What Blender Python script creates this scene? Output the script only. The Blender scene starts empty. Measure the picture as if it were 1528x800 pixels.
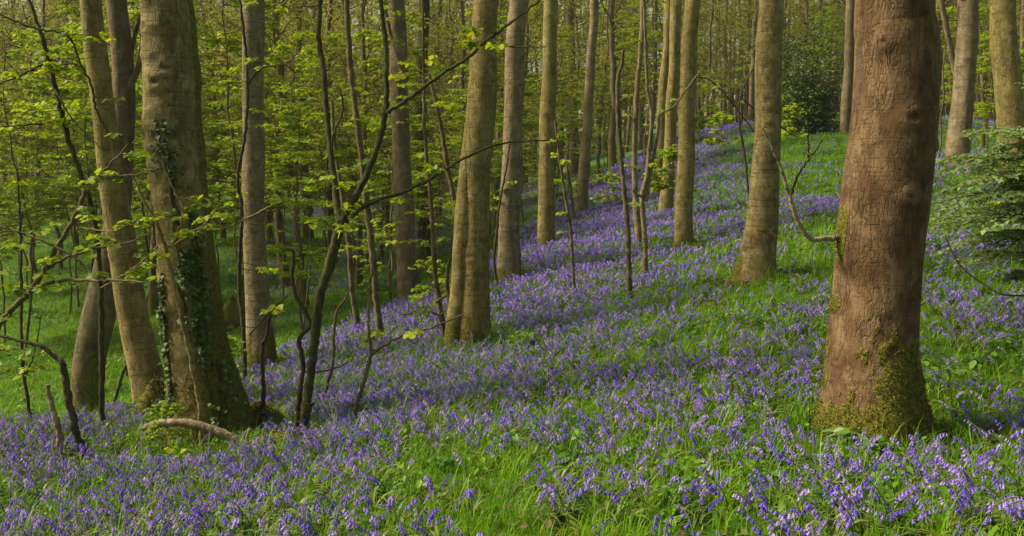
import bpy, math, random
import numpy as np
from mathutils import Vector, Matrix, Euler

# ------------------------------------------------------------------ camera, world, sun, exposure
SC = bpy.context.scene
COL = SC.collection
R = math.radians
W_PX, H_PX, F_PX = 1528.0, 800.0, 1323.0
PITCH = R(6.5)
EYE = 1.7
cam_d = bpy.data.cameras.new('camera')
cam = bpy.data.objects.new('camera', cam_d)
COL.objects.link(cam)
cam.location = (0, 0, EYE)
cam.rotation_euler = (R(90) - PITCH, 0, 0)
cam_d.sensor_width = 36.0
cam_d.lens = 36.0 * F_PX / W_PX
cam_d.clip_start = 0.05
cam_d.clip_end = 1500
SC.camera = cam

SUN_EL, SUN_AZ = R(45), R(-88)          # azimuth from +Y towards +X
world = bpy.data.worlds.new('World')
SC.world = world
world.use_nodes = True
wn = world.node_tree
bg = wn.nodes['Background']
sky = wn.nodes.new('ShaderNodeTexSky')
sky.sky_type = 'NISHITA'
sky.sun_disc = False
sky.sun_elevation = SUN_EL
sky.sun_rotation = SUN_AZ
sky.air_density = 1.6
sky.dust_density = 4.0
tint = wn.nodes.new('ShaderNodeMix'); tint.data_type = 'RGBA'; tint.blend_type = 'MULTIPLY'      # warm tint put into the sky light to cut its blue
tint.inputs[0].default_value = 1.0; tint.inputs[7].default_value = (1.06, 1.0, .74, 1)
wn.links.new(sky.outputs[0], tint.inputs[6]); wn.links.new(tint.outputs[2], bg.inputs[0])
bg.inputs[1].default_value = 0.095
sun_d = bpy.data.lights.new('sun', 'SUN')
sun_d.energy = 5.0
sun_d.angle = R(10)
sun_d.color = (1.0, 0.88, 0.66)
sun = bpy.data.objects.new('sun', sun_d)
COL.objects.link(sun)
sv = Vector((math.sin(SUN_AZ) * math.cos(SUN_EL), math.cos(SUN_AZ) * math.cos(SUN_EL), math.sin(SUN_EL)))
sun.rotation_euler = sv.to_track_quat('Z', 'Y').to_euler()
SC.view_settings.view_transform = 'Standard'
SC.view_settings.look = 'None'
SC.view_settings.exposure = 0.58
SC.view_settings.gamma = 1.0
SC.cycles.max_bounces = 6
SC.cycles.diffuse_bounces = 3
SC.cycles.glossy_bounces = 1
SC.cycles.transmission_bounces = 3
SC.cycles.transparent_max_bounces = 4
SC.cycles.use_denoising = True

rng = np.random.default_rng(11)
random.seed(11)

# ------------------------------------------------------------------ pixel helpers (used once, to place things in the world)
SP, CP = math.sin(PITCH), math.cos(PITCH)


def ray(u, v):
    a = (u - W_PX / 2) / F_PX
    b = (H_PX / 2 - v) / F_PX
    y = CP + b * SP
    z = -SP + b * CP
    return a / y, z / y          # x and z per metre of depth


def P(u, v, Y):
    a, b = ray(u, v)
    return np.array([a * Y, Y, EYE + b * Y])


# ------------------------------------------------------------------ terrain
class TPS:
    def __init__(self, pts, lam):
        pq = np.array([self.q(p[0], p[1]) for p in pts])
        z = np.array([p[2] for p in pts])
        n = len(pts)
        K = self.k(pq, pq) + lam * np.eye(n)
        Q = np.hstack([np.ones((n, 1)), pq])
        A = np.block([[K, Q], [Q.T, np.zeros((3, 3))]])
        s = np.linalg.solve(A, np.concatenate([z, np.zeros(3)]))
        self.w, self.a, self.c = s[:n], s[n:], pq

    @staticmethod
    def q(x, y):
        y = np.clip(y, 0.5, 130)
        return np.stack([np.clip(x / (y + 3.0), -1.0, 1.0) * 3.0, np.log(y + 3.0) * 2.0], -1)

    @staticmethod
    def k(a, b):
        d = np.linalg.norm(a[:, None, :] - b[None, :, :], axis=2)
        return np.where(d > 1e-9, d * d * np.log(np.maximum(d, 1e-9)), 0.0)

    def __call__(self, x, y):
        x = np.asarray(x, float); y = np.asarray(y, float)
        sh = x.shape
        q = self.q(x.ravel(), y.ravel())
        o = np.empty(len(q))
        for i in range(0, len(q), 20000):
            s = q[i:i + 20000]
            o[i:i + 20000] = self.k(s, self.c) @ self.w + self.a[0] + s @ self.a[1:]
        return o.reshape(sh)


CREST_PX = [(0, 648, 8.5), (120, 632, 9.3), (228, 608, 10.3), (380, 546, 12.8), (500, 503, 15.0), (612, 448, 18.5),
            (740, 398, 22.5), (790, 352, 27), (850, 300, 33), (940, 245, 43), (1050, 200, 56)]
BANK_PX = CREST_PX + [(0, 800, 5.6), (380, 800, 4.6), (764, 800, 4.0), (1150, 800, 3.8), (1528, 800, 3.6),
                      (300, 665, 8.3), (450, 655, 8.2), (600, 640, 7.4), (800, 640, 6.9), (1000, 640, 6.5), (1300, 655, 6.0), (1528, 640, 6.1),
                      (700, 515, 12.5), (900, 500, 11.2), (1130, 412, 12.8), (1150, 480, 10), (1528, 400, 12.2), (1400, 480, 9.3), (940, 450, 13.5),
                      (762, 418, 17.5), (818, 370, 22), (868, 316, 29), (1020, 366, 18.5), (1000, 320, 24), (860, 440, 15.2), (962, 418, 15.2),
                      (1528, 290, 17.5), (1428, 248, 21.5), (1250, 300, 20), (1250, 235, 30), (1250, 168, 46), (1100, 190, 56), (1120, 250, 32),
                      (1528, 235, 30), (1400, 200, 40), (1528, 190, 50), (1250, 205, 85), (1528, 205, 85), (1050, 215, 100)]
VAL_PX = [(0, 610, 16.5), (130, 600, 15.5), (0, 520, 24), (0, 420, 34), (0, 330, 54), (0, 300, 80), (250, 560, 18.5), (250, 470, 26), (250, 400, 35), (250, 315, 58),
          (400, 490, 24), (400, 400, 35), (400, 320, 52), (400, 290, 80), (560, 440, 29), (600, 380, 38), (640, 340, 46), (640, 300, 70),
          (750, 360, 32), (760, 300, 55), (850, 265, 62), (940, 228, 82), (700, 270, 110), (200, 275, 110), (1000, 205, 110)]
BANK = TPS([P(*p) for p in BANK_PX], 0.02)
VAL = TPS([P(*p) for p in VAL_PX], 0.05)
CREST = [(-22.0, -14.0), (-9.6, 1.0)] + [tuple(P(*p)[:2]) for p in CREST_PX] + [(24.0, 75.0), (50.0, 110.0)]


def crest_s(x, y):
    """signed distance to the crest line, positive on the bank's side"""
    x = np.asarray(x, float); y = np.asarray(y, float)
    best = np.full(x.shape, 1e9); sg = np.ones(x.shape)
    for (x0, y0), (x1, y1) in zip(CREST[:-1], CREST[1:]):
        dx, dy = x1 - x0, y1 - y0
        t = np.clip(((x - x0) * dx + (y - y0) * dy) / (dx * dx + dy * dy), 0, 1)
        d = np.hypot(x - x0 - t * dx, y - y0 - t * dy)
        c = dx * (y - y0) - dy * (x - x0)
        m = d < best
        best = np.where(m, d, best); sg = np.where(m, np.where(c > 0, -1.0, 1.0), sg)
    return best * sg


_lat = np.random.default_rng(5).random((256, 256))


def vnoise(x, y):
    xi = np.floor(x).astype(int); yi = np.floor(y).astype(int)
    fx = x - xi; fy = y - yi
    fx = fx * fx * (3 - 2 * fx); fy = fy * fy * (3 - 2 * fy)
    g = lambda i, j: _lat[i & 255, j & 255]
    return (g(xi, yi) * (1 - fx) + g(xi + 1, yi) * fx) * (1 - fy) + (g(xi, yi + 1) * (1 - fx) + g(xi + 1, yi + 1) * fx) * fy


def fbm(x, y, o=3):
    s = 0; a = 1; t = 0
    for i in range(o):
        s = s + a * vnoise(x * 2 ** i + 17.3 * i, y * 2 ** i + 9.1 * i); t += a; a *= 0.5
    return s / t


def height(x, y):
    x = np.asarray(x, float); y = np.asarray(y, float)
    s = crest_s(x, y)
    wdt = .9 + 0.05 * np.clip(y, 0, 60)
    w = np.clip((s + wdt) / wdt, 0, 1); w = w * w * (3 - 2 * w)
    z = w * BANK(x, y) + (1 - w) * VAL(x, y)
    fade = np.clip((y - 110) / 40, 0, 1)
    z = z + fade * 3
    return z + 0.05 * (fbm(x * 1.1, y * 1.1) - 0.5) * 2 * np.clip(np.abs(y) / 10, 0.4, 2.5)


def H1(x, y):
    return float(height(np.array([x]), np.array([y]))[0])


def G(u, v):
    Y = np.concatenate([np.arange(2.5, 30, 0.04), np.arange(30, 150, 0.2)])
    a, b = ray(u, v)
    zt = height(a * Y, Y)
    k = np.nonzero(EYE + b * Y < zt)[0]
    i = k[0] if len(k) else len(Y) - 1
    return np.array([a * Y[i], Y[i], zt[i]])


# ------------------------------------------------------------------ mesh buffer
class Buf:
    def __init__(s):
        s.v = []; s.f = []; s.n = 0; s.at = {}; s.mi = []

    def add(s, v, faces, mi=0, **at):
        """faces: int array (M,3) or (M,4)"""
        v = np.asarray(v, float).reshape(-1, 3); faces = np.asarray(faces, int)
        s.v.append(v); s.f.append(faces + s.n); s.mi.append(np.full(len(faces), mi))
        for k in set(list(s.at) + list(at)):
            if k not in s.at:
                s.at[k] = [np.zeros(s.n)] if s.n else []
            a = at.get(k, 0.0)
            s.at[k].append(np.broadcast_to(np.asarray(a, float), (len(v),)).copy())
        s.n += len(v)

    def mesh(s, name, mats, smooth=True):
        me = bpy.data.meshes.new(name)
        V = np.concatenate(s.v) if s.v else np.zeros((0, 3))
        me.vertices.add(len(V)); me.vertices.foreach_set('co', V.ravel())
        loops = np.concatenate([f.ravel() for f in s.f]); tot = np.concatenate([np.full(len(f), f.shape[1]) for f in s.f])
        me.loops.add(len(loops)); me.loops.foreach_set('vertex_index', loops)
        me.polygons.add(len(tot))
        st = np.concatenate([[0], np.cumsum(tot)[:-1]])
        me.polygons.foreach_set('loop_start', st); me.polygons.foreach_set('loop_total', tot)
        me.polygons.foreach_set('material_index', np.concatenate(s.mi))
        me.polygons.foreach_set('use_smooth', np.full(len(tot), smooth))
        for k, a in s.at.items():
            at = me.attributes.new(k, 'FLOAT', 'POINT'); at.data.foreach_set('value', np.concatenate(a))
        for m in (mats if isinstance(mats, (list, tuple)) else [mats]):
            me.materials.append(m)
        me.update(calc_edges=True)
        return me

    def obj(s, name, mats, parent=None, smooth=True, off=None, kind=None):
        if s.n == 0:
            return None
        if off is not None:
            s.v = [v - np.asarray(off) for v in s.v]
        o = bpy.data.objects.new(name, s.mesh(name, mats, smooth))
        COL.objects.link(o)
        if parent is not None:
            o.parent = parent
        elif off is not None:
            o.location = off
        if kind:
            o['kind'] = kind
        return o


def thing(name, label, cat, loc, group=None):
    o = bpy.data.objects.new(name, None)
    COL.objects.link(o)
    o.location = [float(c) for c in loc]
    o.empty_display_size = 0.2
    o['label'] = label; o['category'] = cat
    if group:
        o['group'] = group
    return o


def copy_thing(src, loc, rz=0.0, sc=(1, 1, 1), label=None, group=None):
    r = src.copy(); COL.objects.link(r)
    r.location = [float(c) for c in loc]; r.rotation_euler = (0, 0, rz); r.scale = sc
    if label: r['label'] = label
    if group: r['group'] = group
    for ch in src.children:
        c = ch.copy(); COL.objects.link(c); c.parent = r
    return r


def spline(pts, n):
    """Catmull-Rom through rows of pts (any width), n samples"""
    p = np.asarray(pts, float)
    if len(p) == 2:
        t = np.linspace(0, 1, n)[:, None]
        return p[0] * (1 - t) + p[1] * t
    q = np.vstack([2 * p[0] - p[1], p, 2 * p[-1] - p[-2]])
    d = np.linalg.norm(np.diff(p[:, :3], axis=0), axis=1); c = np.concatenate([[0], np.cumsum(d)])
    s = np.linspace(0, c[-1], n)
    i = np.clip(np.searchsorted(c, s, side='right') - 1, 0, len(p) - 2)
    t = ((s - c[i]) / np.maximum(d[i], 1e-9))[:, None]
    a, b, e, f = q[i], q[i + 1], q[i + 2], q[i + 3]
    return 0.5 * ((2 * b) + (e - a) * t + (2 * a - 5 * b + 4 * e - f) * t ** 2 + (3 * b - a - 3 * e + f) * t ** 3)


def frames(c):
    t = np.gradient(c, axis=0)
    t /= np.maximum(np.linalg.norm(t, axis=1, keepdims=True), 1e-9)
    ref = np.array([0.0, 1.0, 0.02]) if abs(t[:, 1]).mean() < 0.75 else np.array([0.0, 0.03, 1.0])
    a = np.cross(ref, t); a /= np.maximum(np.linalg.norm(a, axis=1, keepdims=True), 1e-9)
    b = np.cross(t, a)
    return t, a, b


def tube(buf, c, r, seg=6, mod=None, mi=0, cap=True, **at):
    """c (N,3) centres, r (N,) radii, mod(theta (S,), i (N,)) -> (N,S) factor"""
    c = np.asarray(c, float); r = np.broadcast_to(np.asarray(r, float), (len(c),))
    t, a, b = frames(c)
    th = np.linspace(0, 2 * math.pi, seg, endpoint=False)
    rr = r[:, None] * (np.ones((1, seg)) if mod is None else mod)
    v = c[:, None, :] + rr[:, :, None] * (a[:, None, :] * np.cos(th)[None, :, None] + b[:, None, :] * np.sin(th)[None, :, None])
    N = len(c)
    i = np.arange(N - 1)[:, None] * seg; j = np.arange(seg)[None, :]; k = (j + 1) % seg
    f = np.stack([i + j, i + k, i + seg + k, i + seg + j], -1).reshape(-1, 4)
    at = {q: (w.ravel() if hasattr(w, 'ravel') else w) for q, w in at.items()}
    buf.add(v.reshape(-1, 3), f, mi, **at)
    if cap:
        for e, rev in ((0, True), (N - 1, False)):
            vv = np.vstack([v[e], c[e][None] + (t[e] * r[e] * (0.3 if not rev else -0.3))])
            ff = np.stack([np.arange(seg), (np.arange(seg) + 1) % seg, np.full(seg, seg)], -1)
            if rev: ff = ff[:, ::-1]
            buf.add(vv, ff, mi, **{q: (w[e] if False else 0.0) if hasattr(w, 'ravel') else w for q, w in at.items()})
    return v


# ------------------------------------------------------------------ leaves
LEAF2 = (np.array([[0, 0, 0], [-.42, .45, .10], [0, 1, -.08], [.42, .45, .10]]), np.array([[0, 1, 2], [0, 2, 3]]))
_l = [(0, 0), (-.30, .12), (-.62, .38), (-.34, .50), (-.36, .80), (0, 1.0), (.36, .80), (.34, .50), (.62, .38), (.30, .12)]
LEAF5 = (np.array([[x, y, 0.16 * abs(x) - 0.12 * y * y] for x, y in _l] + [[0, .42, -.05]]),
         np.array([[10, (k + 1) % 10, k] for k in range(10)]))
_o = [(0, 0), (-.22, .22), (-.30, .5), (-.20, .8), (0, 1), (.20, .8), (.30, .5), (.22, .22)]
LEAFO = (np.array([[x, y, 0.25 * abs(x) - 0.15 * y * y] for x, y in _o] + [[0, .5, -.04]]),
         np.array([[8, (k + 1) % 8, k] for k in range(8)]))


def leaves(buf, base, yaw, pitch, roll, size, tpl, mi=0, rnd=None, wid=1.0, rg=rng):
    """many leaves at once; the blade runs along +Y of its own frame, pitch down is negative"""
    n = len(base)
    if n == 0: return
    tv, tf = tpl
    v = tv * np.array([wid, 1, 1])
    cy, sy = np.cos(yaw), np.sin(yaw); cp, sp = np.cos(pitch), np.sin(pitch); cr, sr = np.cos(roll), np.sin(roll)
    # roll about Y, pitch about X, yaw about Z
    x = v[None, :, 0] * cr[:, None] + v[None, :, 2] * sr[:, None]
    z = -v[None, :, 0] * sr[:, None] + v[None, :, 2] * cr[:, None]
    y = np.broadcast_to(v[None, :, 1], x.shape)
    y2 = y * cp[:, None] - z * sp[:, None]; z2 = y * sp[:, None] + z * cp[:, None]
    x3 = x * cy[:, None] - y2 * sy[:, None]; y3 = x * sy[:, None] + y2 * cy[:, None]
    V = np.stack([x3, y3, z2], -1) * np.asarray(size).reshape(-1, 1, 1) + base[:, None, :]
    F = (tf[None] + (np.arange(n) * len(tv))[:, None, None]).reshape(-1, tf.shape[1])
    if rnd is None: rnd = rg.random(n)
    buf.add(V.reshape(-1, 3), F, mi, rnd=np.repeat(rnd, len(tv)))


def clusters(buf, pts, size, tpl, rg, k=5, mi=0, tilt=0.0, rnd=None, lie=0.30):
    """a whorl of k leaves at every point: flat tiers with drooping blades"""
    pts = np.asarray(pts)
    n = len(pts)
    if n == 0: return
    base = np.repeat(pts, k, axis=0)
    yaw = np.tile(np.arange(k) * 2 * math.pi / k, n) + np.repeat(rg.random(n) * 6.28, k) + rg.normal(0, .25, n * k)
    out = np.repeat(size * .25, n * k) * (0.5 + rg.random(n * k))
    base = base + np.stack([-np.sin(yaw) * out, np.cos(yaw) * out, rg.normal(0, size * .12, n * k)], -1)
    pitch = -np.abs(rg.normal(lie, .22, n * k)) + tilt
    c = np.repeat(rg.random(n), k) * .7 + rg.random(n * k) * .3 if rnd is None else np.repeat(rnd, k)
    leaves(buf, base, yaw, pitch, rg.normal(0, .3, n * k), size * (0.65 + 0.6 * rg.random(n * k)), tpl, mi, c, rg=rg)


# ------------------------------------------------------------------ materials
class Mat:
    def __init__(s, name, rough=0.9, spec=0.2):
        s.m = bpy.data.materials.new(name); s.m.use_nodes = True
        s.t = s.m.node_tree; s.b = s.t.nodes['Principled BSDF']; s.out = s.t.nodes['Material Output']
        s.b.inputs['Roughness'].default_value = rough
        s.b.inputs['Specular IOR Level'].default_value = spec

    def n(s, kind, **kw):
        nd = s.t.nodes.new('ShaderNode' + kind)
        for k, v in kw.items():
            if k in nd.inputs: nd.inputs[k].default_value = v
            else: setattr(nd, k, v)
        return nd

    def l(s, a, b): s.t.links.new(a, b)

    def coords(s, scale=(1, 1, 1), kind='Object'):
        tc = s.n('TexCoord'); mp = s.n('Mapping'); mp.inputs['Scale'].default_value = scale
        s.l(tc.outputs[kind], mp.inputs[0]); return mp.outputs[0]

    def noise(s, co, scale, detail=4, rough=.6, dist=0.0):
        nd = s.n('TexNoise'); nd.inputs['Scale'].default_value = scale; nd.inputs['Detail'].default_value = detail
        nd.inputs['Roughness'].default_value = rough; nd.inputs['Distortion'].default_value = dist
        s.l(co, nd.inputs['Vector']); return nd.outputs['Fac']

    def ramp(s, fac, stops):
        r = s.n('ValToRGB'); e = r.color_ramp.elements
        while len(e) < len(stops): e.new(0.5)
        for q, (p, c) in zip(e, stops):
            q.position = p; q.color = (*c, 1) if len(c) == 3 else c
        s.l(fac, r.inputs[0]); return r.outputs[0]

    def val(s, fac, a, b):
        m = s.n('MapRange'); m.inputs[1].default_value = a; m.inputs[2].default_value = b; s.l(fac, m.inputs[0]); return m.outputs[0]

    def mix(s, fac, a, b, mode='MIX'):
        m = s.n('Mix', data_type='RGBA', blend_type=mode)
        for sock, x in ((m.inputs[0], fac), (m.inputs[6], a), (m.inputs[7], b)):
            if hasattr(x, 'links'): s.l(x, sock)
            elif isinstance(x, tuple): sock.default_value = (*x, 1)
            else: sock.default_value = x
        return m.outputs[2]

    def math(s, op, a, b=0.0):
        m = s.n('Math', operation=op)
        for sock, x in ((m.inputs[0], a), (m.inputs[1], b)):
            if hasattr(x, 'links'): s.l(x, sock)
            else: sock.default_value = x
        return m.outputs[0]

    def attr(s, name): return s.n('Attribute', attribute_name=name).outputs['Fac']

    def bump(s, h, strength, dist):
        b = s.n('Bump'); b.inputs['Strength'].default_value = strength; b.inputs['Distance'].default_value = dist
        s.l(h, b.inputs['Height']); s.l(b.outputs[0], s.b.inputs['Normal'])


def bark(name, c0, c1, c2, green=(.10, .11, .035), cracks=.5, rings=.5, galgae=.25, mottle=3.0, fis=(9, 9, 1.3), fw=.07, edge=None):
    m = Mat(name, .88, .25)
    co = m.coords()
    big = m.noise(co, mottle, 5, .6, .4)
    col = m.ramp(m.val(big, .3, .7), [(0, c0), (.5, c1), (1, c2)])
    fine = m.noise(m.coords((14, 14, 5)), 3, 6, .7)
    col = m.mix(.55, col, m.ramp(m.val(fine, .25, .75), [(0, (.30, .30, .30)), (1, (1.5, 1.5, 1.42))]), 'MULTIPLY')
    # pale and dark patches with crisp edges, and short dark dashes across the trunk
    pt = m.val(m.noise(m.coords((3.5, 3.5, 1.6)), 2.3, 6, .72, .5), .50, .57)
    col = m.mix(m.math('MULTIPLY', pt, .38), col, tuple(min(1, x * 1.35 + .02) for x in c2))
    pd = m.val(m.noise(m.coords((5, 5, 3)), 2.1, 6, .75, .3), .56, .64)
    col = m.mix(m.math('MULTIPLY', pd, .45), col, tuple(x * .45 for x in c0))
    ds = m.val(m.noise(m.coords((8, 8, 55)), 1.3, 3, .5), .64, .70)
    col = m.mix(m.math('MULTIPLY', ds, rings), col, (.03, .022, .013))
    # vertical fissures
    cv = m.coords(fis); wob = m.noise(m.coords(), 6, 3)
    vo = m.n('TexVoronoi', feature='DISTANCE_TO_EDGE'); vo.inputs['Scale'].default_value = 1.6
    add = m.n('VectorMath', operation='MULTIPLY_ADD')
    add.inputs[1].default_value = (.8, .8, .8); wv = m.n('CombineXYZ')
    m.l(wob, wv.inputs[0]); m.l(wob, wv.inputs[1]); m.l(wv.outputs[0], add.inputs[0]); m.l(cv, add.inputs[2]); m.l(add.outputs[0], vo.inputs['Vector'])
    crk = m.val(vo.outputs['Distance'], 0.0, fw)
    gate = m.val(m.noise(m.coords((1, 1, .6)), 2.2, 3), .42, .62)
    crkm = m.math('MULTIPLY', m.math('SUBTRACT', 1.0, crk), m.math('MULTIPLY', gate, cracks))
    col = m.mix(crkm, col, (.035, .024, .015))
    if edge:      # finer net of fissures between the long ones
        v2 = m.n('TexVoronoi', feature='DISTANCE_TO_EDGE'); v2.inputs['Scale'].default_value = 1.0
        a2 = m.n('VectorMath', operation='MULTIPLY_ADD'); a2.inputs[1].default_value = (1.5, 1.5, 1.5)
        m.l(wv.outputs[0], a2.inputs[0]); m.l(m.coords((42, 42, 9)), a2.inputs[2]); m.l(a2.outputs[0], v2.inputs['Vector'])
        c2 = m.math('MULTIPLY', m.math('SUBTRACT', 1.0, m.val(v2.outputs['Distance'], 0, .12)), m.math('MULTIPLY', m.val(m.noise(m.coords((1, 1, .5)), 4.5, 4), .45, .7), edge))
        crkm = m.math('MAXIMUM', crkm, c2)
        col = m.mix(m.math('MULTIPLY', c2, .7), col, (.035, .02, .012))
    # horizontal wrinkles
    ring = m.noise(m.coords((1.4, 1.4, 22)), 1.6, 3, .55, .6)
    rl = m.val(ring, .575, .66)
    rm = m.math('MULTIPLY', rl, rings * .5)
    col = m.mix(rm, col, (.045, .032, .018))
    kk = m.val(m.math('ADD', m.attr('knot'), m.math('MULTIPLY', m.math('SUBTRACT', fine, .5), .5)), .35, .8)
    col = m.mix(m.math('MULTIPLY', kk, .5), col, (.035, .025, .014))
    # algae and moss
    al = m.val(m.noise(m.coords((1, 1, .35)), 2.4, 5, .7), .48, .75)
    col = m.mix(m.math('MULTIPLY', al, galgae), col, green)
    st = m.val(m.noise(m.coords((3.2, 3.2, .32)), 1.5, 4, .6), .50, .72)
    col = m.mix(m.math('MULTIPLY', st, .55), col, (.30, .27, .22), 'MULTIPLY')
    mo = m.attr('moss')
    mn = m.noise(m.coords(), 11, 5, .7)
    mk = m.val(m.math('ADD', m.math('MULTIPLY', mo, 1.25), m.math('MULTIPLY', m.math('SUBTRACT', mn, .5), .9)), .42, .60)
    mcol = m.ramp(m.noise(m.coords(), 38, 4, .7), [(.3, (.030, .036, .006)), (.5, (.11, .105, .012)), (.72, (.24, .20, .022))])
    col = m.mix(mk, col, mcol)
    m.l(col, m.b.inputs['Base Color'])
    h = m.math('ADD', m.math('MULTIPLY', fine, .5), m.math('MULTIPLY', crkm, -1.2))
    h = m.math('ADD', h, m.math('MULTIPLY', rm, -.7))
    h = m.math('ADD', h, m.math('MULTIPLY', m.math('MULTIPLY', mk, m.noise(m.coords(), 70, 3)), 1.3))
    h = m.math('ADD', h, m.math('MULTIPLY', pd, -.25)); h = m.math('ADD', h, m.math('MULTIPLY', ds, -.6))
    m.bump(h, .9, .018)
    return m.m


def leafmat(name, stops, trans=.35, rough=.55, attr='rnd', bright=1.0, objrnd=0.0):
    m = Mat(name, rough, .3)
    a = m.attr(attr)
    if objrnd:
        oi = m.n('ObjectInfo'); a = m.math('ADD', m.math('MULTIPLY', a, 1 - objrnd), m.math('MULTIPLY', oi.outputs['Random'], objrnd))
    col = m.ramp(a, [(p, tuple(x * bright for x in c)) for p, c in stops])
    m.l(col, m.b.inputs['Base Color'])
    tr = m.n('BsdfTranslucent'); m.l(m.mix(1.0, col, (1.25, 1.15, .6), 'MULTIPLY'), tr.inputs[0])
    mx = m.n('MixShader'); mx.inputs[0].default_value = trans
    m.l(m.b.outputs[0], mx.inputs[1]); m.l(tr.outputs[0], mx.inputs[2]); m.l(mx.outputs[0], m.out.inputs[0])
    return m.m


M_TAN = bark('bark_tan', (.115, .090, .030), (.20, .158, .056), (.29, .23, .092), cracks=.35, rings=.7, galgae=.75, green=(.135, .125, .028))
M_RED = bark('bark_red_brown', (.062, .032, .016), (.115, .064, .032), (.20, .130, .068), green=(.17, .125, .055), cracks=.55, rings=.30, galgae=.55, mottle=3.8, fis=(11, 11, .8), fw=.03, edge=.55)
M_IVYB = bark('bark_grey_tan', (.10, .076, .030), (.19, .148, .060), (.30, .24, .11), cracks=.3, rings=.75, galgae=.65, green=(.15, .13, .035), mottle=2.4)
M_PALE = bark('bark_pale', (.12, .092, .052), (.185, .145, .085), (.25, .20, .125), cracks=.2, rings=.8, galgae=.25)
M_DARK = bark('bark_dark', (.028, .022, .012), (.052, .041, .023), (.085, .066, .04), green=(.07, .085, .02), cracks=.5, rings=.3, galgae=.4)
M_OLIVE = bark('bark_olive', (.022, .022, .008), (.042, .042, .014), (.07, .068, .026), green=(.06, .08, .015), cracks=.2, rings=.4, galgae=.6)
M_STEM = bark('bark_stem', (.065, .05, .026), (.11, .085, .046), (.165, .13, .075), cracks=.2, rings=.5, galgae=.45)
M_DEAD = bark('dead_wood', (.15, .105, .065), (.25, .19, .125), (.34, .28, .19), cracks=.5, rings=.2, galgae=.1)
M_FAR = bark('bark_far', (.085, .064, .036), (.13, .10, .058), (.185, .145, .09), cracks=.2, rings=.3, galgae=.3)

SPRING = [(0, (.075, .125, .003)), (.35, (.145, .225, .005)), (.7, (.25, .34, .008)), (.93, (.38, .43, .015)), (1, (.32, .24, .04))]
M_LEAF = leafmat('spring_leaf', SPRING, .45)
M_LEAFB = leafmat('spring_leaf_far', SPRING, .5, objrnd=.35, bright=1.2)
M_LEAFD = leafmat('evergreen_leaf', [(0, (.018, .045, .008)), (.6, (.05, .105, .016)), (1, (.13, .20, .025))], .15, .4)
M_LEAFP = leafmat('grey_green_leaf', [(0, (.09, .16, .045)), (.6, (.19, .28, .10)), (1, (.32, .40, .17))], .40)
M_IVY = leafmat('ivy_leaf', [(0, (.020, .045, .010)), (.6, (.055, .11, .02)), (1, (.14, .20, .05))], .12, .65)
M_FARLEAF = leafmat('far_leaf', [(0, (.085, .085, .008)), (.4, (.18, .20, .012)), (.8, (.28, .32, .016)), (1, (.26, .18, .05))], .45, objrnd=.4)
M_GRASS = leafmat('grass_blade', [(0, (.045, .125, .003)), (.5, (.125, .29, .005)), (1, (.29, .44, .012))], .40, .45, objrnd=.5)
M_HERB = leafmat('herb_leaf', [(0, (.022, .075, .006)), (.5, (.065, .175, .009)), (1, (.19, .30, .02))], .3, .5, objrnd=.5)
M_MOSS = leafmat('moss_tuft', [(0, (.020, .028, .005)), (.5, (.085, .090, .010)), (.85, (.20, .18, .02)), (1, (.28, .22, .03))], .25, .8)
M_BELL = leafmat('bluebell_petal', [(0, (.115, .055, .60)), (.4, (.24, .14, .86)), (.75, (.44, .31, .95)), (1, (.64, .48, .94))], .42, .6, objrnd=.7)
M_BSTEM = leafmat('bluebell_stem', [(0, (.07, .12, .02)), (1, (.14, .18, .04))], .1, .5)


def ground_mat():
    m = Mat('woodland_ground', .95, .1)
    co = m.coords()
    n1 = m.noise(co, .9, 6, .7); n2 = m.noise(co, 9, 6, .75)
    g = m.ramp(n2, [(.25, (.020, .024, .006)), (.45, (.035, .085, .005)), (.62, (.060, .155, .006)), (.8, (.10, .22, .010))])
    earth = m.ramp(n2, [(.3, (.020, .013, .007)), (.7, (.055, .038, .02))])
    col = m.mix(m.math('MULTIPLY', m.val(n1, .55, .75), .45), g, earth)
    fl = m.math('MULTIPLY', m.attr('bloom'), m.val(m.noise(co, 5, 5, .8), .42, .60))
    col = m.mix(m.math('MULTIPLY', fl, .55), col, (.17, .125, .42))
    m.l(col, m.b.inputs['Base Color'])
    m.bump(n2, .8, .06)
    return m.m


M_GROUND = ground_mat()


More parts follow.
